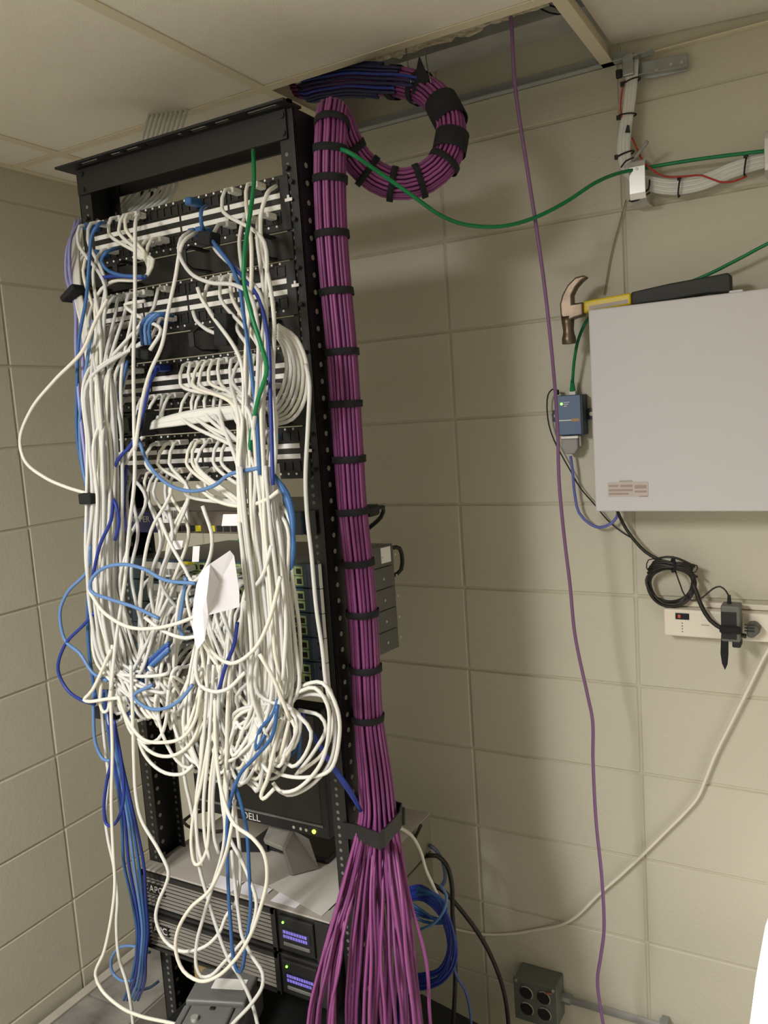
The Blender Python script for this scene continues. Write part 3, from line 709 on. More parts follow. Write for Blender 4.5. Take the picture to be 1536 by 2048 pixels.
# surface outlet box, conduit
ox0, ox1 = P(1030, 1990, 1.72).x, P(1112, 1990, 1.72).x; oz1 = P(1070, 1966, 1.72).z; oz0 = oz1 - .105
ob = thing('outlet_box', 'grey steel outlet box with four round sockets low on the wall', 'outlet box', ((ox0 + ox1) / 2, B, oz0))
obj('box', MB().box((ox0, 1.722, oz0), (ox1, B - .001, oz1)), BOXGREY, ob, bevel=.003)
cv = obj('cover_plate', MB().box((ox0 - .002, 1.718, oz0 - .002), (ox1 + .002, 1.722, oz1 + .002)), BOXGREY, ob, bevel=.002)
for i in range(2):
    for k in range(2):
        cxx = ox0 + (ox1 - ox0) * (.29 + .42 * i); czz = oz1 - .030 - .042 * k
        so = obj('socket', MB().cyl(V(cxx, 1.7165, czz), V(cxx, 1.719, czz), .0165, n=22), BLACK2, ob)
        ar = [V(cxx + .0165 * math.cos(t), 1.7155, czz + .0165 * math.sin(t)) for t in [math.radians(-40 + 14 * j) for j in range(13)]]
        obj('socket_rim', MB().tube(ar, .0016, n=6), DBGREY, so)
for xx in (ox0 + .006, ox1 - .006): obj('screw', MB().cyl(V(xx, 1.7155, oz1 - .005), V(xx, 1.718, oz1 - .005), .0035, n=10), HOLEW, ob)
tag(obj('copper_scrap', MB().obox(V(ox1 - .016, 1.714, oz1 - .012), V(.008, 0, .002), V(0, .002, 0), V(0, 0, .002)), mat('copper', (170, 120, 96), .4, metal=.4)), 'bit of reddish wire caught on the outlet box cover', 'wire')
cd = thing('conduit', 'shiny metal conduit running right from the outlet box', 'conduit', (ox1 + .1, B, oz0))
c1, c2 = P(1128, 2003, 1.762), P(1215, 2018, 1.762)
zz = (c1.z + c2.z) / 2
obj('pipe', MB().cyl(V(ox1 + .02, 1.764, zz), V(.9, 1.764, zz + .012), .0085, n=16), ALU, cd, smooth=True)
obj('fitting', MB().cyl(V(ox1, 1.764, zz), V(ox1 + .022, 1.764, zz), .012, n=8), STEEL, cd)
cs = P(1328, 2036, 1.76).x
obj('pipe_strap', MB().box((cs - .008, 1.752, zz - .012), (cs + .008, 1.7545, zz + .03)).box((cs - .008, 1.7545, zz + .016), (cs + .008, B - .001, zz + .018)), STEEL, cd)

# ceiling bracket, white riser bundle, clamps
br = thing('ceiling_bracket', 'galvanized steel bracket on the wall under the ceiling tile', 'bracket', tuple(P(1310, 140, 1.77)))
q = [P(1262, 128, 1.765), P(1374, 106, 1.765), P(1376, 140, 1.765), P(1300, 157, 1.765), P(1278, 155, 1.765)]
obj('plate', MB().prism(q, V(0, .004, 0)), STEEL, br, bevel=.0008, seg=1)
obj('lower_flange', MB().prism([P(1278, 156, 1.765), P(1376, 139, 1.765), P(1376, 139, 1.765) + V(0, -.016, 0), P(1278, 156, 1.765) + V(0, -.016, 0)], V(0, 0, .002)), STEEL, br)
obj('hanger', MB().box((P(1245, 130, 1.74).x, 1.735, 2.115), (P(1268, 130, 1.74).x, 1.778, 2.156)), STEEL, br, bevel=.002)
obj('arm', MB().obox(P(1275, 112, 1.74), V(.03, 0, .002), V(0, .01, 0), V(0, 0, .0015)), STEEL, br)
for px_, py_ in ((1313, 140), (1342, 128), (1363, 124)):
    h = P(px_, py_, 1.763); obj('bolt', MB().cyl(h, h + V(0, .003, 0), .003, n=10), HOLEW, br)
obj('wing_clip', MB().obox(P(1238, 148, 1.74), V(.006, 0, 0), V(0, .004, 0), V(0, 0, .008)), BLACK2, br, bevel=.002)
def clamp(name, label, px0, py0, px1, py1, y):
    t = thing(name, label, 'clamp', tuple(P((px0 + px1) / 2, py1, y)), 'cable clamps')
    a_, b_ = P(px0, py0, y), P(px1, py1, y)
    xa, xb, za, zb = a_.x, b_.x, b_.z, a_.z
    prof = [(B - .002, zb), (y + .012, zb), (y + .003, zb - .004), (y, zb - .014), (y, za + .016), (y + .004, za + .006), (y + .014, za), (B - .002, za)]
    obj('band', MB().ribbon([V((xa + xb) / 2, yy, zz_) for yy, zz_ in prof], V(1, 0, 0), xb - xa, .003), ALU, t, bevel=.0008, seg=1)
    obj('rivet', MB().cyl(V((xa + xb) / 2, y - .003, zb - .018), V((xa + xb) / 2, y, zb - .018), .003, n=10), STEEL, t)
    return t
clamp('cable_clamp', 'rounded shiny metal cable clamp at the bend of the white cables', 1257, 322, 1292, 400, 1.715)
clamp('cable_clamp', 'shiny metal cable clamp cut off by the right edge of the picture', 1528, 262, 1560, 340, 1.715)
# ------------------------------------------------------------------ cables
def cable(name, pts, r, m, label, group=None, cat='cable', n=6, step=.012):
    o = obj(name, MB().tube(smooth_pts(pts, step), r, n=n), m, smooth=True)
    return tag(o, label, cat, group)
def pp(l, Y, jit=0):
    """pixel list -> points; entries may carry their own depth, depths in between are interpolated"""
    ys = [e[2] if len(e) > 2 else None for e in l]
    known = [i for i, y in enumerate(ys) if y is not None]
    out = []
    for i, e in enumerate(l):
        if ys[i] is not None: y = ys[i]
        elif not known: y = Y
        else:
            lo = [k for k in known if k < i]; hi = [k for k in known if k > i]
            if lo and hi: t = (i - lo[-1]) / (hi[0] - lo[-1]); y = ys[lo[-1]] * (1 - t) + ys[hi[0]] * t
            else: y = ys[(lo or hi)[-1 if lo else 0]]
        p = P(e[0], e[1], y)
        if jit: p += V(R.uniform(-jit, jit), R.uniform(-jit, jit) * .6, R.uniform(-jit, jit))
        out.append(p)
    return out
PLUGM = mesh_of('plug', MB().cbox(V(-.0058, -.021, -.004), V(.0058, .004, .0045), .0012), mat('plug_clear', (214, 212, 204), .3))
BOOT = {}
def boot(m):
    if m.name not in BOOT:
        BOOT[m.name] = mesh_of('boot', MB().cbox(V(-.0062, -.030, -.0045), V(.0062, -.004, .0055), .0018), m)
    return BOOT[m.name]
def add_boot(c, pos, m):
    o = bpy.data.objects.new('plug_boot', boot(m)); COL.objects.link(o); o.parent = c; o.location = pos
WR = .0034
WM = [WHITE, WHITE, WHITE2, WHITE3]
def out_of(p, col, row, drop=.035):
    """first points of a cable that leaves a jack and arches down"""
    s = port(p, col, row); q = s + V(0, -.026, .001)
    return s, [q, s + V(R.uniform(-.004, .004), -.042, -.002), s + V(R.uniform(-.006, .006), -.052 - R.uniform(0, .012), -drop)]
def flow(start, guide, off, end=None):
    return start + [g + off * w for g, w in guide] + (end or [])

# --- purple trunk: every cable runs from the ceiling through the loop and down the post
NB = 58
spots = []
for ring, cnt in ((0, 1), (1, 6), (2, 12), (3, 18), (4, 21)):
    for k in range(cnt):
        a = 2 * math.pi * k / max(cnt, 1) + ring * .3
        spots.append((.0060 * ring * math.cos(a), .0060 * ring * math.sin(a)))
cl = [(600, 170, 1.55), (645, 166, 1.53), (695, 160, 1.50), (760, 163, 1.46), (830, 172, 1.44), (880, 205, 1.42), (903, 262, 1.40), (888, 325, 1.38), (840, 362, 1.36), (785, 368, 1.34), (735, 342, 1.315), (700, 300, 1.29), (680, 250, 1.265), (668, 222, 1.238), (664, 250, 1.215), (661, 300, 1.213), (660, 360, 1.213), (664, 470, 1.213), (673, 585, 1.213), (684, 705, 1.213), (691, 808, 1.213), (698, 918, 1.213), (705, 1022, 1.213), (716, 1125, 1.213), (725, 1225, 1.213), (731, 1335, 1.213), (736, 1435, 1.213), (750, 1560, 1.205), (757, 1655, 1.19)]
cp = [V(-1.08, 1.70, 2.40), V(-1.03, 1.62, 2.26)] + [P(*e) for e in cl]
cs_ = smooth_pts(cp, .012)
# parallel frame along the centre line
fr = []
nrm = None
for i, p in enumerate(cs_):
    t = (cs_[min(i + 1, len(cs_) - 1)] - cs_[max(i - 1, 0)]).normalized()
    if nrm is None: nrm = t.orthogonal().normalized()
    nrm = (nrm - t * nrm.dot(t)).normalized(); fr.append((p, t, nrm, t.cross(nrm)))
flare0 = min(range(len(cs_)), key=lambda i: (cs_[i] - P(736, 1435, 1.213)).length)
ends = []
for k in range(NB):
    u = k / (NB - 1)
    ex_ = 614 + 60 * u / .2 if u < .2 else (690 + 165 * (u - .2) / .8)
    ends.append((ex_ + R.uniform(-9, 9), (1.03 if u < .2 else R.choice((1.08, 1.14, 1.22))) + R.uniform(-.02, .02)))
order = sorted(range(NB), key=lambda k: (fr[-1][2] * spots[k][0] + fr[-1][3] * spots[k][1]).dot(CR))
rank = {k: i for i, k in enumerate(order)}
for k in range(NB):
    a, b = spots[k]; pts = []
    ph = R.uniform(0, 6)
    for i in range(0, len(fr), 3):
        p, t, nn, bb = fr[i]
        w = 1.0
        if i > flare0: w = 1 + .35 * (i - flare0) / (len(fr) - flare0)
        j1 = .0011 * math.sin(i * .045 + ph); j2 = .0011 * math.cos(i * .038 + ph * 2)
        pts.append(p + nn * (a * w + j1) + bb * (b * w + j2))
    ex, ey = ends[rank[k]]
    pl_ = pts[-1]
    x0 = 704 + 100 * rank[k] / NB
    e1 = P(x0 + (ex - x0) * .30 + R.uniform(-5, 5), 1790, 1.17 + (ey - 1.17) * .3 + R.uniform(-.012, .012))
    e2 = P(x0 + (ex - x0) * .72 + R.uniform(-9, 9), 1920, 1.17 + (ey - 1.17) * .7)
    e3 = P(ex, 2050, ey)
    e4 = V(e3.x + R.uniform(-.03, .03), e3.y - R.uniform(0, .03), .10); e5 = V(e4.x + R.uniform(-.02, .02), e4.y, FZ + .02)
    pts += [e1, e2, e3, e4, e5]
    cable('purple_cable', pts, .00315, R.choice((PURPLE, PURPLE, PURPLE2)), 'purple network cable in the thick strapped trunk down the right rack post', 'purple trunk cables', n=6, step=.02)
# blue cables on the trunk; most on the loop carry its shade in their colour
eye = V(0, 0, H)
nl = min(range(len(fr)), key=lambda i: (cs_[i] - P(880, 205, 1.42)).length)
for k in range(13):
    pts = []
    for i in range(0, nl - 2 * abs(k - 6), 4):
        p, t, nn, bb = fr[i]; d = (eye - p); d = (d - t * d.dot(t)).normalized(); e = t.cross(d)
        an = math.radians((k - 6) * 14 - 10 * i / nl)
        pts.append(p + (d * math.cos(an) + e * math.sin(an)) * (.0300 + .001 * (k % 2)))
    cable('blue_cable', pts, .003, BLUE3 if k in (5, 8) else BLUE_SHADED, 'blue cable strapped onto the top of the purple cable loop', 'blue cables on the loop')
for k in range(7):
    cable('blue_cable', [P(770 + 3 * k, 1600, 1.225), P(777 + 4 * k, 1700, 1.22), P(783 + 5 * k, 1800, 1.23), P(790 + 6 * k, 1900, 1.25), P(790 + 8 * k, 2010, 1.25), P(785 + 8 * k, 2140, 1.25)], .003, BLUE3 if k % 2 else PURPLE2, 'dark blue cable hanging along the right side of the purple trunk', 'blue cables in the trunk')

# hook-and-loop straps round the trunk
def strap(idx_point, label, w=.0120, r=.0284):
    i = min(range(len(fr)), key=lambda i: (cs_[i] - idx_point).length)
    p, t, nn, bb = fr[i]; s = obj
    vs_ = []; N = 22
    m = MB()
    tilt = nn * R.uniform(-.12, .12)
    tt = (t + tilt).normalized()
    for q in (-1, 1):
        for k in range(N):
            an = 2 * math.pi * k / N
            m.v.append(tuple(p + nn * (r * math.cos(an)) + bb * (r * math.sin(an)) + tt * (q * w / 2) + t * (-.05 * (nn * (r * math.cos(an))).dot(tilt))))
    for k in range(N): m.f.append((k, (k + 1) % N, N + (k + 1) % N, N + k)); m.m.append(0)
    o = obj('cable_strap', m, STRAP, smooth=True)
    sd = o.modifiers.new('thickness', 'SOLIDIFY'); sd.thickness = .0016; sd.offset = 1
    return tag(o, label, 'strap', 'straps on the purple trunk')
ordn = ['first', 'second', 'third', 'fourth', 'fifth', 'sixth', 'seventh', 'eighth', 'ninth', 'tenth', 'eleventh', 'twelfth', 'thirteenth', 'fourteenth']
for k, (x, y) in enumerate(((662, 243), (660, 303), (660, 360), (665, 475), (674, 585), (685, 706), (692, 808), (698, 918), (705, 1022), (716, 1127), (726, 1226), (731, 1337), (736, 1437))):
    strap(P(x, y, 1.213), 'black strap, ' + ordn[k] + ' from the top on the straight purple trunk')
for k, (x, y, yy, w) in enumerate(((700, 300, 1.29, .012), (735, 342, 1.315, .011), (785, 368, 1.34, .011), (840, 362, 1.36, .011), (884, 332, 1.38, .011), (900, 285, 1.392, .036), (896, 222, 1.413, .052), (838, 176, 1.438, .012), (790, 165, 1.45, .018))):
    strap(P(x, y, yy), 'black strap on the purple loop, ' + ordn[k] + ' counting anticlockwise from the rack post', w, .0288)
# pointed strap tail sticking up from the loop
tl = [P(822, 190, 1.405), P(838, 112, 1.405), P(858, 160, 1.405)]
tag(obj('strap_tail', MB().prism(tl, V(0, .003, 0)), STRAP), 'pointed black strap tail on top of the purple loop', 'strap')

# steel ring bracket that holds the trunk low on the post
rb = thing('trunk_bracket', 'black flat-bar steel bracket round the purple trunk low on the post', 'bracket', (XR1, YF, .80))
bp = [V(XR1 - .01, YF - .003, P(695, 1660, YF).z), P(712, 1664, 1.165), P(760, 1683, 1.115), P(768, 1676, 1.118), P(800, 1640, 1.20), P(804, 1622, 1.235), V(XR1, YF + .075, P(745, 1600, 1.25).z)]
obj('flat_bar', MB().ribbon(bp, V(0, 0, 1), .030, .003), BLACK, rb)
obj('hinge', MB().cyl(P(803, 1615, 1.24), P(803, 1650, 1.225), .007, n=10), BLACK2, rb)

# --- single cables on the right
Ysp = 1.50
cable('purple_cable', pp([(1010, -40, 1.50), (1022, 38, 1.50), (1030, 170), (1055, 340), (1075, 470), (1090, 580), (1105, 720, 1.56), (1115, 850, 1.60), (1118, 960), (1128, 1070), (1140, 1170), (1150, 1270), (1175, 1390), (1185, 1440), (1186, 1520), (1192, 1640), (1204, 1760), (1208, 1860), (1202, 1910), (1195, 1960), (1200, 2010), (1208, 2060, 1.60), (1212, 2120, 1.60)], Ysp), .0036, PURPLE3, 'single long purple cable hanging from the open ceiling bay', n=8)
cable('green_cable', pp([(640, 290, 1.25), (700, 306, 1.20), (760, 346), (830, 395), (880, 430), (930, 449), (1000, 453), (1065, 437), (1130, 405), (1190, 366), (1235, 347), (1290, 336, 1.735), (1400, 318, 1.735), (1530, 302, 1.735), (1620, 292, 1.735)], 1.3), .0036, GREEN, 'green cable swagging from the purple trunk to the metal clamps', n=8)
g3 = cable('green_cable', pp([(1640, 440, 1.72), (1536, 487, 1.73), (1470, 522, 1.735), (1400, 556, 1.745), (1300, 590, 1.75), (1220, 606, 1.74), (1180, 633, 1.735), (1158, 675), (1148, 725, 1.745), (1145, 765, 1.752)], 1.74), .0034, GREEN, 'green cable running behind the hammer down to the blue device', n=8)
dz1 = z1_ = P(1138, 790, 1.745).z
gp = P(1145, 775, 1.755)
obj('plug_boot', MB().cyl(V(gp.x, gp.y, dz1 + .007), V(gp.x, gp.y, dz1 + .032), .0068, .0035, n=8), GREEN, g3)
obj('plug', MB().box((gp.x - .0065, gp.y - .004, dz1 - .004), (gp.x + .0065, gp.y + .005, dz1 + .008)), mat('plug_pale', (220, 220, 214), .4), g3)
cable('blue_cable', pp([(1141, 912, 1.755), (1145, 940), (1149, 985), (1158, 1025), (1180, 1048), (1200, 1055), (1222, 1047), (1234, 1033, 1.755), (1236, 1018, 1.75)], 1.755), .0032, BLUE3 if False else mat('cable_soft_blue', (96, 104, 176), .45), 'blue cable looping from the grey connector up under the cabinet', n=8)
cable('black_wire', pp([(1114, 780, 1.75), (1104, 779, 1.755), (1096, 790, 1.76), (1094, 815), (1098, 850), (1108, 880), (1122, 908), (1140, 940), (1160, 975), (1190, 1010, 1.765), (1215, 1040), (1245, 1065), (1262, 1075)], 1.76), .0017, BROWNK, 'thin black wire from the blue device power jack', n=6)
cable('power_cable', pp([(1233, 1018, 1.75), (1245, 1045, 1.755), (1262, 1072), (1290, 1103), (1315, 1118), (1340, 1128, 1.74)], 1.755), .0036, BROWNK, 'black cord running from under the cabinet to the coil', n=8)
# coil: several turns, each a little different
coil = thing('cable_coil', 'coil of black cord hanging above the ivory strip', 'cord', tuple(P(1345, 1210, 1.74)))
for k in range(5):
    cx_, cy_ = 1343 + R.uniform(-3, 3), 1162 + R.uniform(-4, 4); rx, ry = 45 + R.uniform(-4, 5), 46 + R.uniform(-6, 6)
    ring = [P(cx_ + rx * math.cos(t), cy_ + ry * math.sin(t) * (1 if math.sin(t) > 0 else .55), 1.745 + .012 * R.random()) for t in [2 * math.pi * j / 12 for j in range(12)]]
    obj('cord_turn', MB().tube(smooth_pts(ring, .006, closed=True), .0031, n=7, closed=True), BROWNK, coil, smooth=True)
for k in range(6):
    y = 1118 + 4 * k
    obj('cord_fold', MB().tube(smooth_pts([P(1298 + R.uniform(-4, 8), y + 8, 1.735), P(1320, y - 2, 1.73), P(1345, y + R.uniform(-4, 4), 1.728), P(1370, y + 5, 1.73), P(1392 + R.uniform(-8, 3), y + 16, 1.735)]), .0027, n=6), BROWNK, coil, smooth=True)
for k, l in enumerate(([(1312, 1118), (1297, 1120), (1293, 1136), (1302, 1146)], [(1375, 1128), (1394, 1131), (1392, 1143), (1378, 1148)], [(1318, 1120), (1304, 1130), (1310, 1148)])):
    obj('wire_end', MB().tube(smooth_pts([P(x, y, 1.735) for x, y in l]), .0013, n=5), BROWNK, coil, smooth=True)
obj('tie', MB().tube([P(1346 + 3 * math.cos(t), 1130 + 14 * math.sin(t), 1.729 - .006 * math.cos(t)) for t in [2 * math.pi * j / 10 for j in range(10)]], .0028, n=5, closed=True), STRAP, coil)
cable('power_cable', pp([(1385, 1165, 1.735), (1393, 1185), (1402, 1210), (1420, 1240), (1445, 1258), (1470, 1268), (1492, 1272, 1.712)], 1.72), .0045, BROWNK, 'thick black mains cord from the coil to the angled plug', n=8)
cable('black_wire', pp([(1350, 1140, 1.735), (1360, 1168), (1370, 1192), (1385, 1201), (1405, 1195), (1425, 1178), (1440, 1173), (1452, 1182), (1459, 1196, 1.722)], 1.73), .0017, BROWNK, 'thin black wire arching from the coil to the adapter', n=6)
cable('white_cable', pp([(1545, 1285, 1.755), (1530, 1310, 1.765), (1500, 1370), (1465, 1440), (1430, 1510), (1410, 1560), (1395, 1595), (1370, 1625), (1330, 1665), (1290, 1705), (1240, 1752), (1200, 1787), (1150, 1835), (1120, 1850, 1.772), (1080, 1858, 1.777), (1020, 1868, 1.778), (960, 1868, 1.778), (900, 1855, 1.778), (860, 1840, 1.778)], 1.77), .0034, IVORY, 'white cord slanting down the wall from the ivory strip', n=8)
cable('grey_line', pp([(1252, 400, 1.776), (1238, 450), (1222, 510), (1208, 590, 1.776)], 1.776), .0013, mat('line_grey', (140, 134, 112), .8), 'thin grey line from the clamp down to the hammer')  # thin grey tube just off the wall, clamp to hammer

# white riser bundle by the bracket
for k in range(7):
    ox = (k - 3) * 3.6
    cable('white_cable', pp([(1264 + ox, 117, 1.75), (1262 + ox * .9, 165), (1257 + ox * .85, 215), (1250 + ox * .9, 260), (1248 + ox, 310, 1.735), (1262 + ox, 350, 1.74), (1295, 366 - ox * 1.1, 1.745), (1340, 374 - ox * 1.2, 1.75), (1400, 366 - ox * 1.2), (1460, 342 - ox * 1.2), (1510, 325 - ox * 1.2), (1580, 312 - ox, 1.75)], 1.745), .0036, [WHITE2, WHITE][k % 2], 'white cable in the tied bundle that bends at the metal clamp', 'white riser cables', n=6)
for k, (x, y, lab) in enumerate(((1262, 164, 'black cable tie on the white riser just under the bracket'), (1254, 231, 'black cable tie halfway down the white riser'), (1250, 310, 'black cable tie on the white riser just above the clamp'))):
    p = P(x, y, 1.742)
    tag(obj('cable_tie', MB().tube([p + V(.0175 * math.cos(t), .013 * math.sin(t), .004 * math.cos(t) * (1 if k != 1 else -.3)) for t in [2 * math.pi * j / 14 for j in range(14)]], .0017, n=5, closed=True).obox(p + V(-.015, -.008, -.003), V(.0035, 0, 0), V(0, .003, 0), V(0, 0, .004)), BLACK2), lab, 'cable tie')
for k, (x, y, lab) in enumerate(((1360, 374, 'black cable tie on the white bundle right of the clamp'), (1492, 330, 'black cable tie on the white bundle near the right edge'))):
    p = P(x, y, 1.748)
    tag(obj('cable_tie', MB().tube([p + V(.003 * math.cos(t), .012 * math.sin(t), .0185 * math.cos(t)) for t in [2 * math.pi * j / 14 for j in range(14)]], .0017, n=5, closed=True).obox(p + V(0, -.010, .014), V(.003, 0, 0), V(0, .003, 0), V(0, 0, .0035)), BLACK2), lab, 'cable tie')
tag(obj('black_mark', MB().prism([P(1254, 250, 1.728), P(1258, 250, 1.728), P(1260, 265, 1.728), P(1250, 265, 1.728)], V(0, .002, 0)), BLACK2), 'small black tape flag on the white riser', 'tape')
cable('red_wire', pp([(1250, 160, 1.735), (1244, 185), (1241, 215), (1243, 235, 1.735)], 1.735), .0016, RED, 'red wire along the left of the white riser', cat='wire')
cable('red_wire', pp([(1264, 275, 1.728), (1275, 300), (1288, 325, 1.725), (1305, 340), (1330, 353), (1365, 353), (1405, 351), (1440, 364), (1470, 362), (1494, 352, 1.73)], 1.725), .0018, RED, 'red wire trailing right below the green cable', cat='wire')
cable('grey_wire', pp([(1266, 320, 1.72), (1282, 300), (1295, 283, 1.70)], 1.71), .0034, DBGREY, 'short stub of grey cable above the clamp')
cable('black_wire', pp([(1242, 335, 1.725), (1252, 322), (1268, 315, 1.715)], 1.72), .0017, BLACK2, 'thin black wire at the top left of the clamp', cat='wire')
cable('black_wire', pp([(1299, 360, 1.735), (1297, 378), (1280, 390, 1.72), (1258, 403), (1275, 400), (1300, 385, 1.72)], 1.72), .0019, BLACK2, 'black wire twisted under the clamp', cat='wire')
# hanger wire in the open bay
cable('hanger_wire', pp([(1075, 14, 1.60), (1100, 26), (1125, 28), (1110, 14), (1085, 8, 1.60)], 1.6), .0016, BROWNK, 'rusty twist of hanger wire in the open ceiling bay', cat='wire')
for x0, x1 in ((812, 822), (850, 862)):
    cable('hanger_wire', pp([(x0, 95, 1.50), (x0 + 4, 130), (x1, 165, 1.40)], 1.45), .0012, STEEL, ('left' if x0 == 812 else 'right') + ' thin bright wire in front of the purple loop', cat='wire')

# --- cords low on the right, behind the trunk
cable('power_cable', pp([(852, 1712, 1.55), (875, 1712), (893, 1730), (903, 1765), (905, 1830), (910, 1900), (910, 1980), (905, 2060, 1.52)], 1.53), .0052, BROWNK, 'thick black cord hanging straight down behind the blue coils', n=8)
cable('power_cable', pp([(860, 1765, 1.60), (890, 1785), (930, 1830), (965, 1880), (990, 1930), (1008, 1985), (1018, 2060, 1.66), (1020, 2120, 1.66)], 1.63), .0052, BROWNK, 'black cord curving across the wall to the outlet box', n=8)
cable('grey_cable', pp([(858, 1690, 1.56), (872, 1700), (885, 1722), (890, 1760), (880, 1775, 1.56)], 1.56), .0042, mat('cord_slate', (70, 78, 100), .5), 'slate grey cord arching beside the power supplies', n=8)
cable('white_cable', pp([(800, 1655, 1.40), (822, 1670), (840, 1700), (852, 1740), (868, 1775), (880, 1810, 1.44), (872, 1840), (860, 1850)], 1.42), .0036, WHITE3, 'pale cable coming from behind the trunk bracket', n=8)
cable('power_cable', pp([(828, 1680, 1.50), (842, 1650, 1.50)], 1.5), .004, BLACK2, 'short black cord end behind the power supplies')
for k in range(11):
    ox, oy = R.uniform(-16, 16), R.uniform(-14, 14)
    cable('blue_cable', pp([(818 + ox * .3, 1790 + oy, 1.43), (850 + ox * .4, 1785 + oy), (885 + ox * .6, 1815 + oy), (903 + ox * .6, 1865 + oy), (902 + ox * .5, 1910 + oy), (880 + ox * .4, 1950 + oy), (840 + ox * .4, 1962 + oy), (815, 1965 + oy, 1.40)], 1.45, .004), .0031, R.choice((BLUE3, BLUE3, BLUE)), 'blue cable in the loose coil right of the purple trunk', 'blue coil behind the trunk')
for k in range(5):
    cable('blue_cable', pp([(815, 1800 + 6 * k, 1.42), (850, 1820 + 5 * k), (880 + 4 * k, 1840), (892, 1810 + 5 * k), (870, 1790), (835, 1775 + 4 * k)], 1.43, .004), .0031, R.choice((BLUE, BLUE3)), 'short blue cable tangled at the top of the loose coil', 'blue tangle')
cable('blue_cable', pp([(838, 1860, 1.40), (870, 1845), (890, 1815), (893, 1790), (880, 1770, 1.42)], 1.41), .0031, BLUE2, 'light blue cable end across the front of the loose blue coil')
cable('blue_cable', pp([(905, 1900, 1.47), (912, 1950), (930, 1980), (940, 2020), (943, 2070, 1.5)], 1.48), .0031, mat('cable_steel_blue', (70, 92, 150), .5), 'single blue cable dropping from the coil to the floor')

# white cables entering the rack above and behind the top patch panel
for k in range(9):
    x = 282 + 9 * k
    cable('white_cable', [P(x + 20, 215, 1.42) + V(0, .01, .07)] + pp([(x + 20, 215, 1.42), (x + 12, 245, 1.36), (x + 2, 280, 1.32), (x - 10 + k, 330, 1.30), (x - 20 + 2 * k, 380, 1.275), (x - 70, 440, 1.27), (x - 130, 520, 1.27)], 1.3), .0034, WHITE2, 'white cable dropping from the ceiling behind the rack top bar', 'white cables behind the top bar')
for k, x in enumerate((292, 312)):
    p = P(x, 392, 1.285)
    tag(obj('cable_strap', MB().tube([p + V(.004 * math.cos(t), .012 * math.sin(t), .017 * math.cos(t)) for t in [2 * math.pi * j / 14 for j in range(14)]], .003, n=5, closed=True), STRAP), ('left' if k == 0 else 'right') + ' black strap on the white bundle under the top bar', 'strap')
# ------------------------------------------------------------------ the tangle of patch cables
YC = 1.03
def hand(l, Y, m, label, name='white_cable', r=WR, group=None):
    return cable(name, pp(l, Y), r, m, label, group, n=7, step=.010)

# --- streams
def G(l): return [P(*e) for e in l]
GL = G([(205, 560, 1.075), (199, 650, 1.07), (203, 760, 1.06), (208, 880, 1.055), (211, 1000, 1.05), (208, 1110, 1.05), (212, 1220, 1.05), (232, 1320, 1.05)])
GR = G([(522, 500, 1.075), (522, 600, 1.07), (517, 710, 1.065), (513, 820, 1.055), (516, 930, 1.05), (526, 1040, 1.045), (540, 1160, 1.045), (550, 1280, 1.045), (550, 1380, 1.05)])
GM = G([(372, 985, 1.095), (338, 1070, 1.085), (316, 1160, 1.08)])
def plug_in(x, i, zz=.015):
    e = sw_pt(i, x, -.004, zz)
    return [e + V(R.uniform(-.006, .006), -.055 - R.uniform(0, .015), -.022), e + V(0, -.038, -.002), e + V(0, -.024, 0)], e
def run(p, col, row, guide, spread, label, group, m=None, bottom=None, xr=(-1.2, -1.08), name='white_cable'):
    m = m or R.choice(WM)
    s, st = out_of(p, col, row)
    off = V(R.uniform(-spread, spread), R.uniform(-.022, .022), R.uniform(-.01, .01))
    g = [q + off + V(R.uniform(-.006, .006), R.uniform(-.004, .004), 0) for q in guide if q.z < s.z - .075]
    b = []
    if bottom:
        x, y, sx, sy = bottom
        b = [P(x + R.uniform(-sx, sx), y + R.uniform(-sy, sy), 1.05 + R.uniform(-.02, .02))]
    xe = R.uniform(*xr); i = R.randrange(5) if xe > -1.1 else R.choice((3, 4)); tail, e = plug_in(xe, i, R.choice((.014, .03)))
    c = cable(name, st + g + b + tail, WR, m, label, group, step=.014)
    add_boot(c, s, m); o = bpy.data.objects.new('plug_boot', boot(m)); COL.objects.link(o); o.parent = c; o.location = e
    return c
LB = 'white patch cable in the dense stream down the left of the rack'
RBL = 'white patch cable in the dense stream down the right of the rack'
ML = 'white patch cable dropping from the lowest patch panel to the switches'
UL = 'white patch cable hanging in a loop in front of the switches'
for col in (0, 1, 2, 3): run(0, col, 0 if col % 2 == 0 else 1, GL, .024, LB, 'left white cable stream', bottom=(275, 1400, 50, 45))
for col in range(0, 11):
    for row in (0, 1):
        if R.random() < .78: run(1, col, row, GL, .030, LB, 'left white cable stream', bottom=(275, 1395, 60, 55))
for col in range(0, 6):
    for row in (0, 1):
        if R.random() < .75: run(2, col, row, GL, .030, LB, 'left white cable stream', bottom=(275, 1395, 60, 55))
for k in range(13):                                       # the strapped bundle coming round the left post
    dx = R.uniform(-1, 1); off = V(.024 * dx, R.uniform(-.014, .014), 0)
    pts = [P(176 + 6 * dx, 425 + 6 * k % 9, 1.29), P(163 + 9 * dx, 450, 1.25), P(147 + 16 * dx, 500, 1.20), P(148 + 17 * dx, 550, 1.16), P(155 + 12 * dx, 592, 1.13), P(168 + 12 * dx, 650, 1.10), P(180 + 12 * dx, 720, 1.075)] + [q + off for q in GL[3:]]
    tail, e = plug_in(R.uniform(-1.2, -1.1), R.randrange(5))
    cable('white_cable', pts + [P(R.uniform(220, 320), R.uniform(1360, 1440), 1.05)] + tail, WR, R.choice(WM), 'white cable in the strapped bundle bulging out left of the rack', 'bundle left of the rack', step=.014)
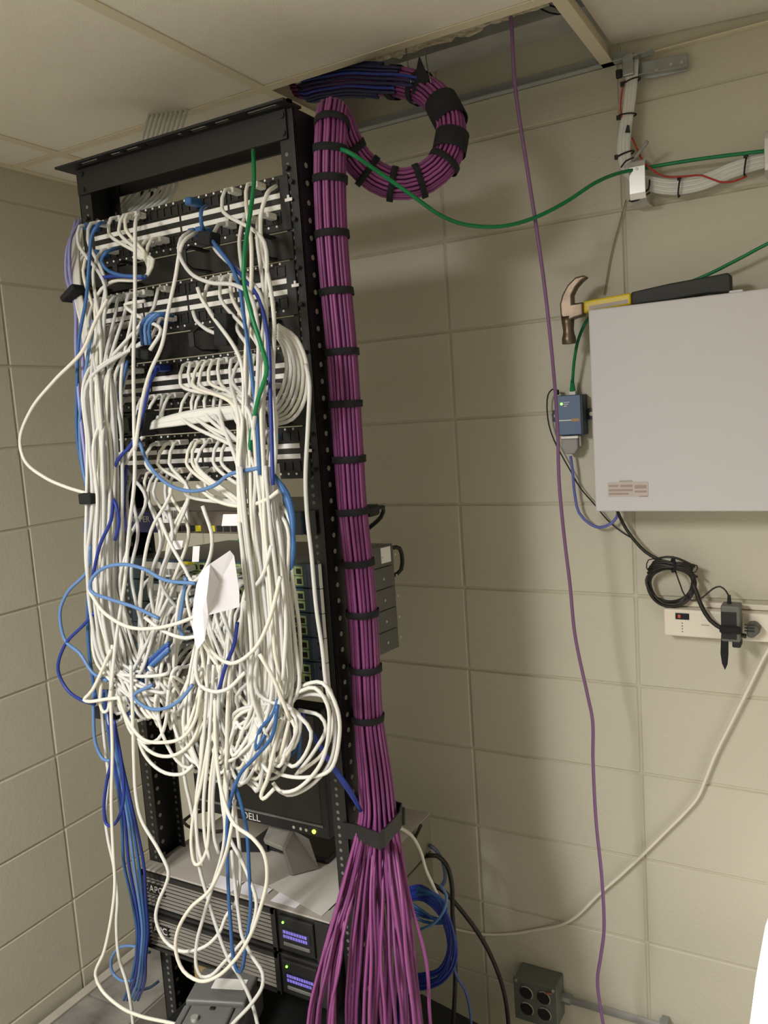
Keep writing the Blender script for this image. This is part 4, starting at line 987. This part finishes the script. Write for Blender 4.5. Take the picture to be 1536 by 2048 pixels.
for k in range(2):
    cable('lilac_cable', [P(160 - 8 * k, 440, 1.25), P(134 + 5 * k, 500, 1.17), P(133 + 8 * k, 555, 1.15), P(150 + 6 * k, 610, 1.12), P(152 + 12 * k, 700, 1.08), P(160 + 10 * k, 820, 1.06), P(172 + 8 * k, 930, 1.05), P(178 + 6 * k, 1000, 1.05), P(175 + 8 * k, 1080, 1.05)], WR, LILAC, ('outer' if k == 0 else 'inner') + ' pale lilac cable on the left edge of the bundle')
for col in range(18, 24):
    if col != 20: run(0, col, 0 if col in (19, 22) else 1, GR, .03, RBL, 'right white cable stream', bottom=(510, 1490, 50, 50), xr=(-1.0, -.9))
for col in (17, 18, 19, 20, 22): run(1, col, R.choice((0, 1)), GR, .03, RBL, 'right white cable stream', bottom=(520, 1500, 50, 50), xr=(-1.0, -.9))
for col in range(12, 18):
    for row in (0, 1): run(2, col, row, GR[3:], .038, RBL, 'right white cable stream', bottom=(500, 1500, 60, 55), xr=(-1.05, -.9))
for col in range(18, 23):
    for row in (0, 1):
        if R.random() < .6: run(2, col, row, GR, .036, RBL, 'right white cable stream', bottom=(520, 1500, 60, 55), xr=(-1.05, -.9))
for col in range(4, 12):
    for row in (0, 1):
        if R.random() < .5: run(3, col, row, [q + V(.017 * (col - 9), 0, 0) for q in GM], .016, ML, 'middle white cable stream', xr=(-1.2 , -1.08))
for col in range(12, 21):
    for row in (0, 1):
        if R.random() < .75: run(3, col, row, GR[4:], .04, RBL, 'right white cable stream', bottom=(500, 1490, 60, 55), xr=(-1.05, -.89))
# loops: out of one switch, down, and back
for k in range(42):
    xa = R.uniform(-1.19, -.92); xb = xa + R.uniform(.02, .10)
    ia, ib = (R.randrange(5), R.randrange(5)) if xa > -1.09 else (R.choice((3, 4)), R.choice((3, 4)))
    ta, ea = plug_in(xa, ia); tb, eb = plug_in(min(xb, -.9), ib)
    z = R.uniform(.86, .97) if xa > -1.08 else R.uniform(.92, 1.0)
    mid = [V(xa + R.uniform(-.02, .0), YC + R.uniform(-.0, .06), z + .08), V((xa + xb) / 2, YC + R.uniform(0, .06), z), V(xb + R.uniform(0, .02), YC + R.uniform(0, .06), z + .07)]
    c = cable('white_cable', ta[::-1] + mid + tb, WR, R.choice(WM), UL, 'white cable loops at the switches', step=.014)
    add_boot(c, ea, WHITE2); add_boot(c, eb, WHITE2)
# long droops to the bottom of the tangle under the right stream
for k in range(26):
    x = R.uniform(455, 600); yb = R.uniform(1490, 1585)
    t1, e1 = plug_in(R.uniform(-1.06, -.9), R.randrange(5))
    off = V(R.uniform(-.035, .035), R.uniform(-.03, .02), 0)
    pts = [q + off for q in GR[R.choice((4, 5)):]] + [P(x + R.uniform(-10, 30), yb - 70, 1.04), P(x - 15, yb, 1.05), P(x - 55 + R.uniform(-20, 20), yb - 60, 1.07), P(x - 75 + R.uniform(-20, 20), yb - 150, 1.08)] + t1
    cable('white_cable', pts, WR, R.choice(WM), 'white patch cable drooping low at the bottom of the right stream', 'low drooping white cables', step=.014)

# cables lying along the third cable manager, tied in the middle of the rack
for k in range(8):
    dy = 3.2 * k
    cable('white_cable', pp([(285, 862 - dy * .3, 1.085), (300, 856 - dy * .4, 1.09), (345, 850 - dy * .8, 1.10), (400, 843 - dy, 1.105), (450, 838 - dy, 1.105), (500, 832 - dy, 1.105), (560, 824 - dy, 1.11)], 1.1), WR, R.choice(WM), 'white cable lying along the cable manager under the third panel', 'white cables on the third manager')
for k in range(6):
    cable('white_cable', pp([(556, 650 + 5 * k, 1.10), (592 - 5 * k, 676 + 4 * k), (614 - 8 * k, 735), (609 - 9 * k, 800 - 4 * k), (585 - 7 * k, 838 - 6 * k), (545, 850 - 6 * k)], 1.085 - .004 * k), WR, R.choice(WM), 'white cable arching round the right end of the third manager', 'white arcs at the right post')
for k, col in enumerate((6, 7, 8, 9, 10)):
    s, st = out_of(2, col, 1, .03)
    c = cable('white_cable', st + pp([(312 + 3 * k, 835, 1.10), (296, 862, 1.10), (272, 890, 1.09), (250, 930, 1.08), (235, 1010, 1.07), (232, 1130, 1.06)], 1.1), WR, R.choice(WM), 'white cable gathered from the third panel towards the left', 'white cables gathered left'); add_boot(c, s, WHITE)
# short cables tied under the top panel
for k, col in enumerate((5, 6, 7, 8, 9, 10)):
    s, st = out_of(0, col, 1 if k > 2 else 0, .03)
    c = cable('white_cable', st + pp([(292 + 3 * k, 520, 1.10), (296, 548, 1.095), (270, 560, 1.10), (225, 563, 1.10), (195, 590, 1.09), (192, 660, 1.08), (200, 780, 1.07), (205, 900, 1.06)], 1.1), WR, R.choice(WM), 'white cable tied under the left half of the top panel', 'white cables under the top panel'); add_boot(c, s, WHITE)

# --- single white cables one can follow
hand([(215, 598, 1.05), (192, 640, 1.045), (165, 702), (110, 760), (62, 820), (40, 880), (50, 922), (90, 955), (135, 975), (172, 986), (195, 992, 1.04)], 1.03, WHITE3, 'white cable bowing far out to the left over the wall')
hand([(280, 428, 1.115), (271, 445, 1.08), (270, 500), (270, 600), (267, 720), (268, 840), (269, 960), (258, 1060), (250, 1160), (232, 1280), (222, 1380, 1.02)], 1.02, WHITE, 'straight white cable down the front from the top panel')
hand([(383, 462, 1.10), (362, 478, 1.07), (358, 505), (380, 545), (420, 565), (470, 570), (500, 590), (515, 650), (515, 760), (505, 880, 1.03)], 1.05, WHITE2, 'white cable curving right from the top panel to the right stream')
hand([(392, 465, 1.10), (366, 485, 1.07), (350, 560), (335, 630), (324, 690), (300, 745), (285, 800), (270, 900, 1.05)], 1.06, WHITE, 'white cable slanting down left from the top panel')
hand([(552, 372, 1.12), (534, 388, 1.08), (522, 430), (524, 500), (538, 560), (548, 640), (546, 760), (552, 880), (546, 1000), (560, 1120), (572, 1240), (566, 1360, 1.02)], 1.03, WHITE, 'white cable from the top right port down the right stream')
hand([(612, 730, 1.08), (619, 770, 1.06), (616, 850), (611, 960), (615, 1040), (622, 1100), (633, 1219), (645, 1300), (652, 1367), (660, 1400, 1.06)], 1.06, WHITE2, 'lone white cable down the right side in front of the switches')
hand([(290, 602, 1.10), (250, 610), (290, 640), (322, 660), (300, 700, 1.07)], 1.09, WHITE, 'white cable crossing the second panel label strips')
hand([(395, 575, 1.09), (402, 595), (425, 630), (438, 648, 1.09)], 1.09, WHITE, 'short white cable from the second panel to the tie')
hand([(386, 622, 1.10), (392, 640), (415, 660), (436, 668, 1.09)], 1.09, WHITE2, 'short white cable curling under the second panel')
hand([(395, 972, 1.06), (426, 998), (478, 1012), (530, 1001), (557, 982, 1.02)], 1.02, WHITE3, 'white cable swagging across the gap below the lowest panel')
hand([(543, 1091, 1.02), (526, 1150), (510, 1172), (499, 1181), (493, 1200, 1.03)], 1.0, WHITE, 'white cable with a hooked end in the right stream')
hand([(519, 1308, 1.0), (547, 1357), (564, 1398), (580, 1440, 1.02)], 1.0, WHITE3, 'white cable slanting out of the middle of the tangle')
hand([(319, 1036, 1.05), (343, 1091), (371, 1139), (385, 1164), (416, 1126), (424, 1074), (405, 1012, 1.05)], 1.01, WHITE, 'white cable in a sharp V above the paper')
hand([(178, 1181, 1.02), (205, 1222), (254, 1253), (305, 1257), (357, 1246), (392, 1232, 1.0)], 0.99, WHITE3, 'white cable sagging below the light blue loop')
hand([(290, 1235, 1.02), (320, 1258), (345, 1270), (370, 1276), (395, 1272, 1.0)], 0.99, WHITE, 'short white cable sagging left of the paper')
hand([(561, 1153, 1.01), (540, 1236), (509, 1298), (461, 1327), (426, 1305), (412, 1271, .99)], .985, WHITE3, 'white cable in a wide arc below the paper')
hand([(396, 1290, 1.0), (392, 1340), (400, 1370), (425, 1383), (455, 1378), (490, 1345, 1.0)], .99, WHITE, 'white cable in a small arc under the wide one')
hand([(236, 1392, 1.02), (253, 1436), (285, 1478), (326, 1485), (365, 1475), (390, 1441), (402, 1380, 1.02)], 1.01, WHITE3, 'white swag low at the left, upper of the three wide ones')
hand([(241, 1405, 1.03), (263, 1465), (290, 1485), (317, 1478), (331, 1446), (337, 1380, 1.03)], 1.02, WHITE, 'narrow white swag low at the left post')
hand([(262, 1430, 1.03), (285, 1488), (307, 1507), (336, 1513), (365, 1502), (390, 1473), (408, 1400, 1.03)], 1.01, WHITE3, 'white swag low at the left, middle of the three wide ones')
hand([(270, 1440, 1.03), (283, 1497), (302, 1526), (331, 1546), (368, 1547), (386, 1530, 1.04)], 1.02, WHITE, 'white swag low at the left, lowest of the three wide ones')
hand([(368, 1440, 1.04), (369, 1551), (383, 1619), (392, 1680, 1.04), (400, 1740), (414, 1790), (434, 1857), (457, 1918), (481, 1956), (504, 2006), (518, 2060, 1.02)], 1.03, WHITE2, 'pale cable running down across both power supplies to the bottom edge')
# right bottom loops
for k, l in enumerate(([(560, 1400), (595, 1385), (630, 1376), (655, 1410), (657, 1470), (640, 1530), (590, 1580), (560, 1582), (546, 1565)],
                       [(565, 1395), (600, 1374), (645, 1366), (675, 1420), (678, 1480), (660, 1540), (610, 1555), (565, 1550), (545, 1540)],
                       [(570, 1405), (620, 1388), (660, 1400), (670, 1450), (662, 1520), (620, 1572), (575, 1590), (550, 1575)],
                       [(580, 1385), (625, 1365), (655, 1372), (668, 1420), (650, 1500), (600, 1545)],
                       [(598, 1420), (640, 1432), (652, 1455), (630, 1500), (592, 1550)])):
    hand(l, 1.05 + .006 * k, WM[k % 4], 'white cable in the round loop at the lower right of the tangle', group='lower right white loops')
hand([(560, 1440, 1.03), (548, 1500), (534, 1560), (522, 1592), (526, 1598), (548, 1578, 1.03)], 1.01, WHITE3, 'white cable bent in a sharp hook in front of the monitor')
# hanging loops
hand([(262, 1330, 1.02), (266, 1450), (268, 1520), (272, 1590), (283, 1640), (317, 1699), (337, 1743), (333, 1766), (317, 1804), (312, 1839), (329, 1880), (358, 1901), (387, 1901), (416, 1889), (440, 1863), (452, 1833), (472, 1804), (478, 1781), (481, 1728), (475, 1660), (462, 1560, 1.04)], 1.02, WHITE, 'white cable looping low across the left of the power supplies')
hand([(430, 1400, 1.03), (432, 1500), (445, 1590), (469, 1649, .99), (504, 1675), (528, 1707), (534, 1757), (519, 1822), (499, 1874), (469, 1921), (434, 1953), (399, 1962), (367, 1942), (352, 1904), (355, 1863), (381, 1816), (419, 1781), (449, 1716), (462, 1660, 1.0), (470, 1600, 1.03)], .985, WHITE3, 'largest white teardrop loop in front of the power supplies')
hand([(440, 1560, 1.03), (450, 1640), (463, 1684), (481, 1716), (501, 1763), (513, 1804), (501, 1860), (472, 1898), (446, 1927), (422, 1951), (402, 1953), (393, 1933), (393, 1889), (408, 1830), (425, 1772), (446, 1699), (452, 1620), (455, 1540, 1.03)], 1.0, WHITE, 'narrow white teardrop loop inside the largest one')
hand([(418, 1480, 1.03), (402, 1570), (386, 1640), (383, 1693), (390, 1728), (399, 1728), (414, 1699), (418, 1655), (421, 1570), (432, 1480, 1.03)], 1.0, WHITE3, 'small white loop hanging above the upper power supply')
hand([(463, 1700, 1.03), (472, 1786), (480, 1845), (484, 1871), (504, 1912), (525, 1945), (525, 1971), (504, 2006), (463, 2050, 1.0), (430, 2090, 1.0)], 1.02, WHITE2, 'white cable bending out past the lower power supply')
hand([(225, 1290, 1.03), (222, 1400), (225, 1500), (223, 1607), (227, 1709), (230, 1768), (225, 1821), (209, 1901), (191, 1950), (203, 1979), (241, 2014), (281, 2032), (356, 2050), (420, 2075, 1.0)], 1.02, WHITE3, 'white cable hanging straight at the left then sweeping under the rack')
hand([(203, 1420, 1.06), (211, 1500), (217, 1554), (211, 1634), (217, 1682), (227, 1727), (235, 1794), (233, 1848), (238, 1915), (254, 1968), (265, 2035), (268, 2100, 1.06)], 1.06, WHITE, 'white cable hanging straight at the left to the bottom edge')
hand([(222, 1300, 1.02), (185, 1380), (168, 1400), (178, 1403), (215, 1398), (235, 1396, 1.02)], 1.0, WHITE3, 'white cable kinked sideways at the lower left clip')
hand([(203, 1360, 1.03), (201, 1410), (207, 1424), (216, 1420), (220, 1390, 1.03)], 1.01, WHITE3, 'tiny white loop at the lower left clip')
for k in range(4):
    x = 408 + 14 * k + R.uniform(-4, 4)
    hand([(x + 8, 1330, 1.03), (x + 2, 1430), (x - 6 + 2 * k, 1520), (x - 16 + 4 * k, 1600), (x - 14 + 5 * k, 1680), (x - 4 + 4 * k, 1730 - 12 * k, 1.03)], 1.02, WM[k % 4], 'white cable hanging down in front of the monitor', group='white cables before the monitor')

# --- blue cables
def blue(l, Y, m, label, group=None): return hand(l, Y, m, label, 'blue_cable', .0033, group)
blue([(391, 1167, 1.0), (329, 1160), (288, 1138), (243, 1129), (202, 1139), (181, 1164), (182, 1182), (219, 1198), (271, 1215), (318, 1237, 1.0)], .985, BLUE2, 'light blue cable in a long flat loop left of the paper')
blue([(180, 1090, 1.03), (175, 1140), (135, 1185), (120, 1225), (130, 1280), (160, 1307), (185, 1345), (215, 1362, 1.03)], 1.01, BLUE2, 'blue cable bowing out left over the wall, upper of two')
blue([(190, 1225, 1.03), (167, 1250), (130, 1290), (116, 1340), (135, 1380), (167, 1402), (190, 1408, 1.03)], 1.01, BLUE3, 'blue cable bowing out left over the wall, lower of two')
blue([(210, 446, 1.12), (196, 450, 1.08), (184, 470), (178, 530), (172, 600), (158, 680), (154, 780), (155, 880), (172, 970), (178, 1000), (170, 1060), (183, 1120), (176, 1200), (178, 1300), (192, 1400, 1.04)], 1.045, BLUE, 'blue cable down the whole left edge from the top panel')
blue([(186, 640, 1.06), (172, 740), (160, 840), (165, 930), (180, 1010), (172, 1080, 1.05)], 1.04, BLUE2, 'blue cable beside the left edge bundle')
blue([(255, 720, 1.09), (240, 790), (222, 860), (210, 940), (208, 1040), (205, 1100, 1.04)], 1.06, BLUE, 'blue cable slanting left from the third panel')
blue([(316, 738, 1.11), (300, 765, 1.08), (290, 810), (280, 850), (262, 890), (236, 920), (212, 1000), (200, 1090, 1.05)], 1.06, BLUE3, 'darker blue cable from the blue plug in the third panel')
blue([(277, 878, 1.08), (296, 926), (332, 966), (378, 982), (427, 972), (459, 949), (518, 936, 1.03)], 1.04, BLUE2, 'blue cable swagging below the lowest patch panel')
blue([(230, 1080, 1.02), (238, 1040), (228, 1000), (222, 1040), (200, 1090), (186, 1150, 1.02)], 1.01, BLUE3, 'dark blue cable curving through the left stream')
for k in range(3):
    blue([(243 + 5 * k, 930, 1.08), (238 + 6 * k, 960), (236 + 6 * k, 1000), (234 + 6 * k, 1040, 1.08)], 1.08, BLUE3, 'dark blue cable deep behind the left stream', 'dark blue cables left')
for k in range(4):
    blue([(338, 1285 + 5 * k, 1.05), (315 + 3 * k, 1305 + 3 * k), (285 + 5 * k, 1338), (268 + 5 * k, 1375), (258 + 5 * k, 1402), (250 + 5 * k, 1440, 1.05)], 1.02, [BLUE, BLUE3, BLUE2, BLUE][k], 'blue cable in the diagonal group low in the tangle', 'diagonal blue cables')
for k in range(3):
    blue([(548, 950, 1.03), (566 + 4 * k, 985), (580 + 3 * k, 1029), (588 - 2 * k, 1098), (578 - 2 * k, 1155), (572, 1180, 1.06)], 1.03, [BLUE, BLUE2, BLUE][k], 'bright blue cable at the right edge of the right stream', 'blue cables right')
blue([(424, 478, 1.11), (432, 492, 1.07), (462, 532), (479, 574), (486, 623), (496, 690), (506, 770), (514, 850), (520, 950, 1.03)], 1.045, BLUE, 'blue cable slanting from the top panel into the right stream')
blue([(428, 482, 1.11), (452, 515, 1.075), (490, 560), (515, 592), (530, 640), (538, 700), (541, 800), (544, 900), (546, 970, 1.02)], 1.035, BLUE3, 'second blue cable slanting from the top panel, further right')
blue([(412, 412, 1.125), (402, 425, 1.08), (403, 448, 1.08), (414, 466, 1.11)], 1.09, BLUE, 'short blue cable linking two jacks of the top panel')
blue([(236, 496, 1.12), (212, 505, 1.08), (203, 520), (212, 538), (240, 550), (292, 553, 1.09)], 1.085, BLUE, 'blue cable curling under the left of the top panel')
blue([(200, 556, 1.09), (230, 552), (290, 557, 1.09)], 1.08, BLUE3, 'blue cable lying level on the first cable manager')
for k in range(3):
    blue([(330 + 8 * k, 632, 1.11), (305 + 8 * k, 628, 1.08), (283 + 8 * k, 650), (285 + 8 * k, 690, 1.08)], 1.085, [BLUE, BLUE2, BLUE][k], 'blue cable curling in the tied group under the second panel', 'blue curls at the second panel')
blue([(372, 1155, 1.02), (366, 1200), (360, 1260), (372, 1280, 1.03)], 1.0, BLUE2, 'short blue cable just left of the paper')
blue([(475, 1245, 1.02), (468, 1290), (452, 1330), (438, 1380, 1.02)], 1.0, BLUE3, 'dark blue cable showing through the middle of the tangle')
blue([(305, 1370, 1.02), (268, 1392), (290, 1414), (325, 1418), (360, 1400), (385, 1370, 1.02)], 1.0, BLUE2, 'blue swag across the top of the left post')
blue([(555, 1410, 1.02), (545, 1470), (505, 1520), (482, 1545), (464, 1590), (455, 1640), (456, 1757), (462, 1860), (466, 1910), (475, 1942), (482, 1942), (490, 1904), (501, 1816), (498, 1743), (493, 1660), (480, 1600), (468, 1565, 1.03)], 1.005, BLUE, 'long blue cable loop hanging in front of the power supplies')
blue([(530, 1470, 1.03), (512, 1500), (520, 1460), (545, 1430), (556, 1400, 1.03)], 1.01, BLUE, 'blue cable tucked in the lower right of the tangle')
for k in range(3):
    blue([(595 + 3 * k, 1418, 1.09), (614, 1455 - 3 * k), (641 + 2 * k, 1497), (668, 1540 - 4 * k), (702, 1590 - 4 * k), (722, 1622, 1.16)], 1.11, BLUE3, 'royal blue cable slanting behind the right post to the trunk', 'royal blue cables')
blue([(598, 1425, 1.08), (600, 1483), (596, 1535, 1.09)], 1.08, BLUE, 'blue cable hanging in front of the monitor screen')
blue([(602, 1440, 1.09), (590, 1500), (575, 1515, 1.09)], 1.09, BLUE, 'blue cable end curling left over the monitor')
blue([(188, 1370, 1.04), (187, 1430), (192, 1490), (207, 1519), (220, 1521, 1.04)], 1.03, BLUE2, 'light blue cable hanging in a short hook at the far left')
blue([(228, 1440, 1.04), (245, 1540), (247, 1600), (235, 1640), (222, 1652), (213, 1648), (208, 1615), (214, 1560), (226, 1500), (214, 1400, 1.04)], 1.02, BLUE3, 'dark blue cable hanging in a narrow loop at the left')
for k in range(5):
    d = 7 * (k - 2)
    blue([(205 + 4 * k, 1380, 1.05), (214 + 3 * k, 1440), (232 + d * .6, 1510), (246 + d * .7, 1580), (258 + d, 1650), (268 + d * 1.4, 1730), (278 + d, 1800), (285 + d * .8, 1860), (282 + d * .7, 1910, 1.12), (276 + d, 1960, 1.15), (262 + d, 2000, 1.2)], 1.07, [BLUE, BLUE3, BLUE2][k % 3], 'blue cable in the group hanging down the left post', 'blue cables down the left post')
blue([(300, 1905, 1.15), (270, 1893), (240, 1895), (222, 1920), (225, 1945), (245, 1962), (270, 1955), (285, 1920), (292, 1880, 1.15)], 1.16, BLUE2, 'light blue cable in a ring low at the left post')
blue([(275, 1880, 1.17), (270, 1960), (276, 1980), (300, 1975), (318, 1962, 1.25)], 1.2, mat('cable_slate', (60, 72, 100), .5), 'thin dark blue cable lying on the metal box')

# --- green cable in the rack
hand([(506, 300, 1.22), (507, 310, 1.15), (508, 365), (500, 430), (490, 500, 1.03), (488, 560), (502, 625, 1.015), (522, 690, 1.015), (534, 735, 1.02), (516, 800), (506, 850), (500, 905), (512, 960, 1.05), (510, 990), (504, 1038), (479, 1082, 1.04)], 1.045, GREEN, 'green cable hanging through the white right stream', 'green_cable', .0036)

# black ties and clips in the tangle
def clip(name, px, py, Y, sx, sy, sz, label, rot=0):
    c = P(px, py, Y); a = Matrix.Rotation(rot, 3, 'Y')
    return tag(obj(name, MB().obox(c, a @ V(sx, 0, 0), a @ V(0, sy, 0), a @ V(0, 0, sz)), STRAP, bevel=.003), label, 'strap')
clip('cable_strap', 153, 588, 1.125, .022, .024, .006, 'black strap round the bundle left of the rack', -.5)
clip('cable_strap', 182, 996, 1.035, .016, .016, .010, 'black strap at the left edge level with the panel gap', 0)
clip('cable_strap', 215, 1425, 1.10, .028, .012, .012, 'black clip at the lower left of the tangle', .0)
clip('cable_strap', 418, 478, 1.095, .014, .014, .011, 'black tie under the blue plugs of the top panel', .2)
clip('cable_strap', 452, 660, 1.095, .014, .016, .026, 'black tie holding cables at the second manager', .1)
clip('cable_strap', 293, 845, 1.09, .012, .018, .022, 'black tie gathering cables at the third manager', .4)
clip('cable_strap', 290, 708, 1.09, .022, .016, .008, 'black tie under the second panel on the left', .25)
# blue plugs in ports
for p, col, row in ((0, 14, 0), (0, 14, 1), (0, 15, 1), (0, 0, 0), (0, 1, 1), (1, 8, 1), (1, 9, 1), (2, 8, 0), (3, 21, 0), (3, 20, 0)):
    o = obj('network_plug', MB().cbox(port(p, col, row) + V(-.0075, -.03, -.006), port(p, col, row) + V(.0075, .003, .0065), .002), BLUE3 if p == 2 else BLUE)
    lab = {14: 'fifteenth jack from the left', 15: 'sixteenth jack from the left', 0: 'first jack from the left', 1: 'second jack from the left', 8: 'ninth jack from the left', 9: 'tenth jack from the left', 21: 'third jack from the right', 20: 'fourth jack from the right'}[col]
    tag(o, 'blue plug in the ' + names[p] + ' patch panel, ' + ('upper' if row == 0 else 'lower') + ' row, ' + lab, 'plug')

# crumpled paper hanging in the tangle
def pq(X, Y_, y): return P(160 + X / 4.8, 1080 + Y_ / 4.8, y)
vs_ = [pq(1440, 100, .985), pq(1250, 230, .965), pq(1170, 300, .972), pq(1120, 430, .975), pq(1090, 620, .985), pq(1085, 850, .985), pq(1110, 1010, .975), pq(1130, 1055, .975), pq(1200, 960, .968), pq(1230, 720, .962), pq(1470, 660, .985), pq(1530, 640, .99), pq(1530, 500, .99), pq(1480, 150, .99),
       pq(1242, 320, .950), pq(1215, 560, .948), pq(1180, 650, .955), pq(1340, 400, .975)]
fs = [(0, 1, 14, 17), (1, 2, 14), (2, 3, 15, 14), (3, 4, 16, 15), (4, 5, 8, 16), (5, 6, 7, 8), (16, 8, 9), (15, 16, 9), (14, 15, 9, 17), (17, 9, 10), (17, 10, 11, 12), (17, 12, 13, 0)]
o = obj('paper_sheet', MB().quadmesh(vs_, fs), PAPER)
sd = o.modifiers.new('thickness', 'SOLIDIFY'); sd.thickness = .0006
tag(o, 'crumpled white paper sheet caught in the middle of the cables', 'paper')
for k, (x, y, sx, sz, lab) in enumerate(((355, 1090, .010, .008, 'torn white paper tag above the barcode labels'), (392, 1108, .006, .014, 'small upright white paper tag left of the crumpled sheet'), (462, 1040, .017, .010, 'white paper tag over the router ports'))):
    tag(obj('paper_tag', MB().obox(P(x, y, 1.07), V(sx, .002, 0), V(0, .0004, 0), V(.003, 0, sz)), PAPER), lab, 'paper tag')
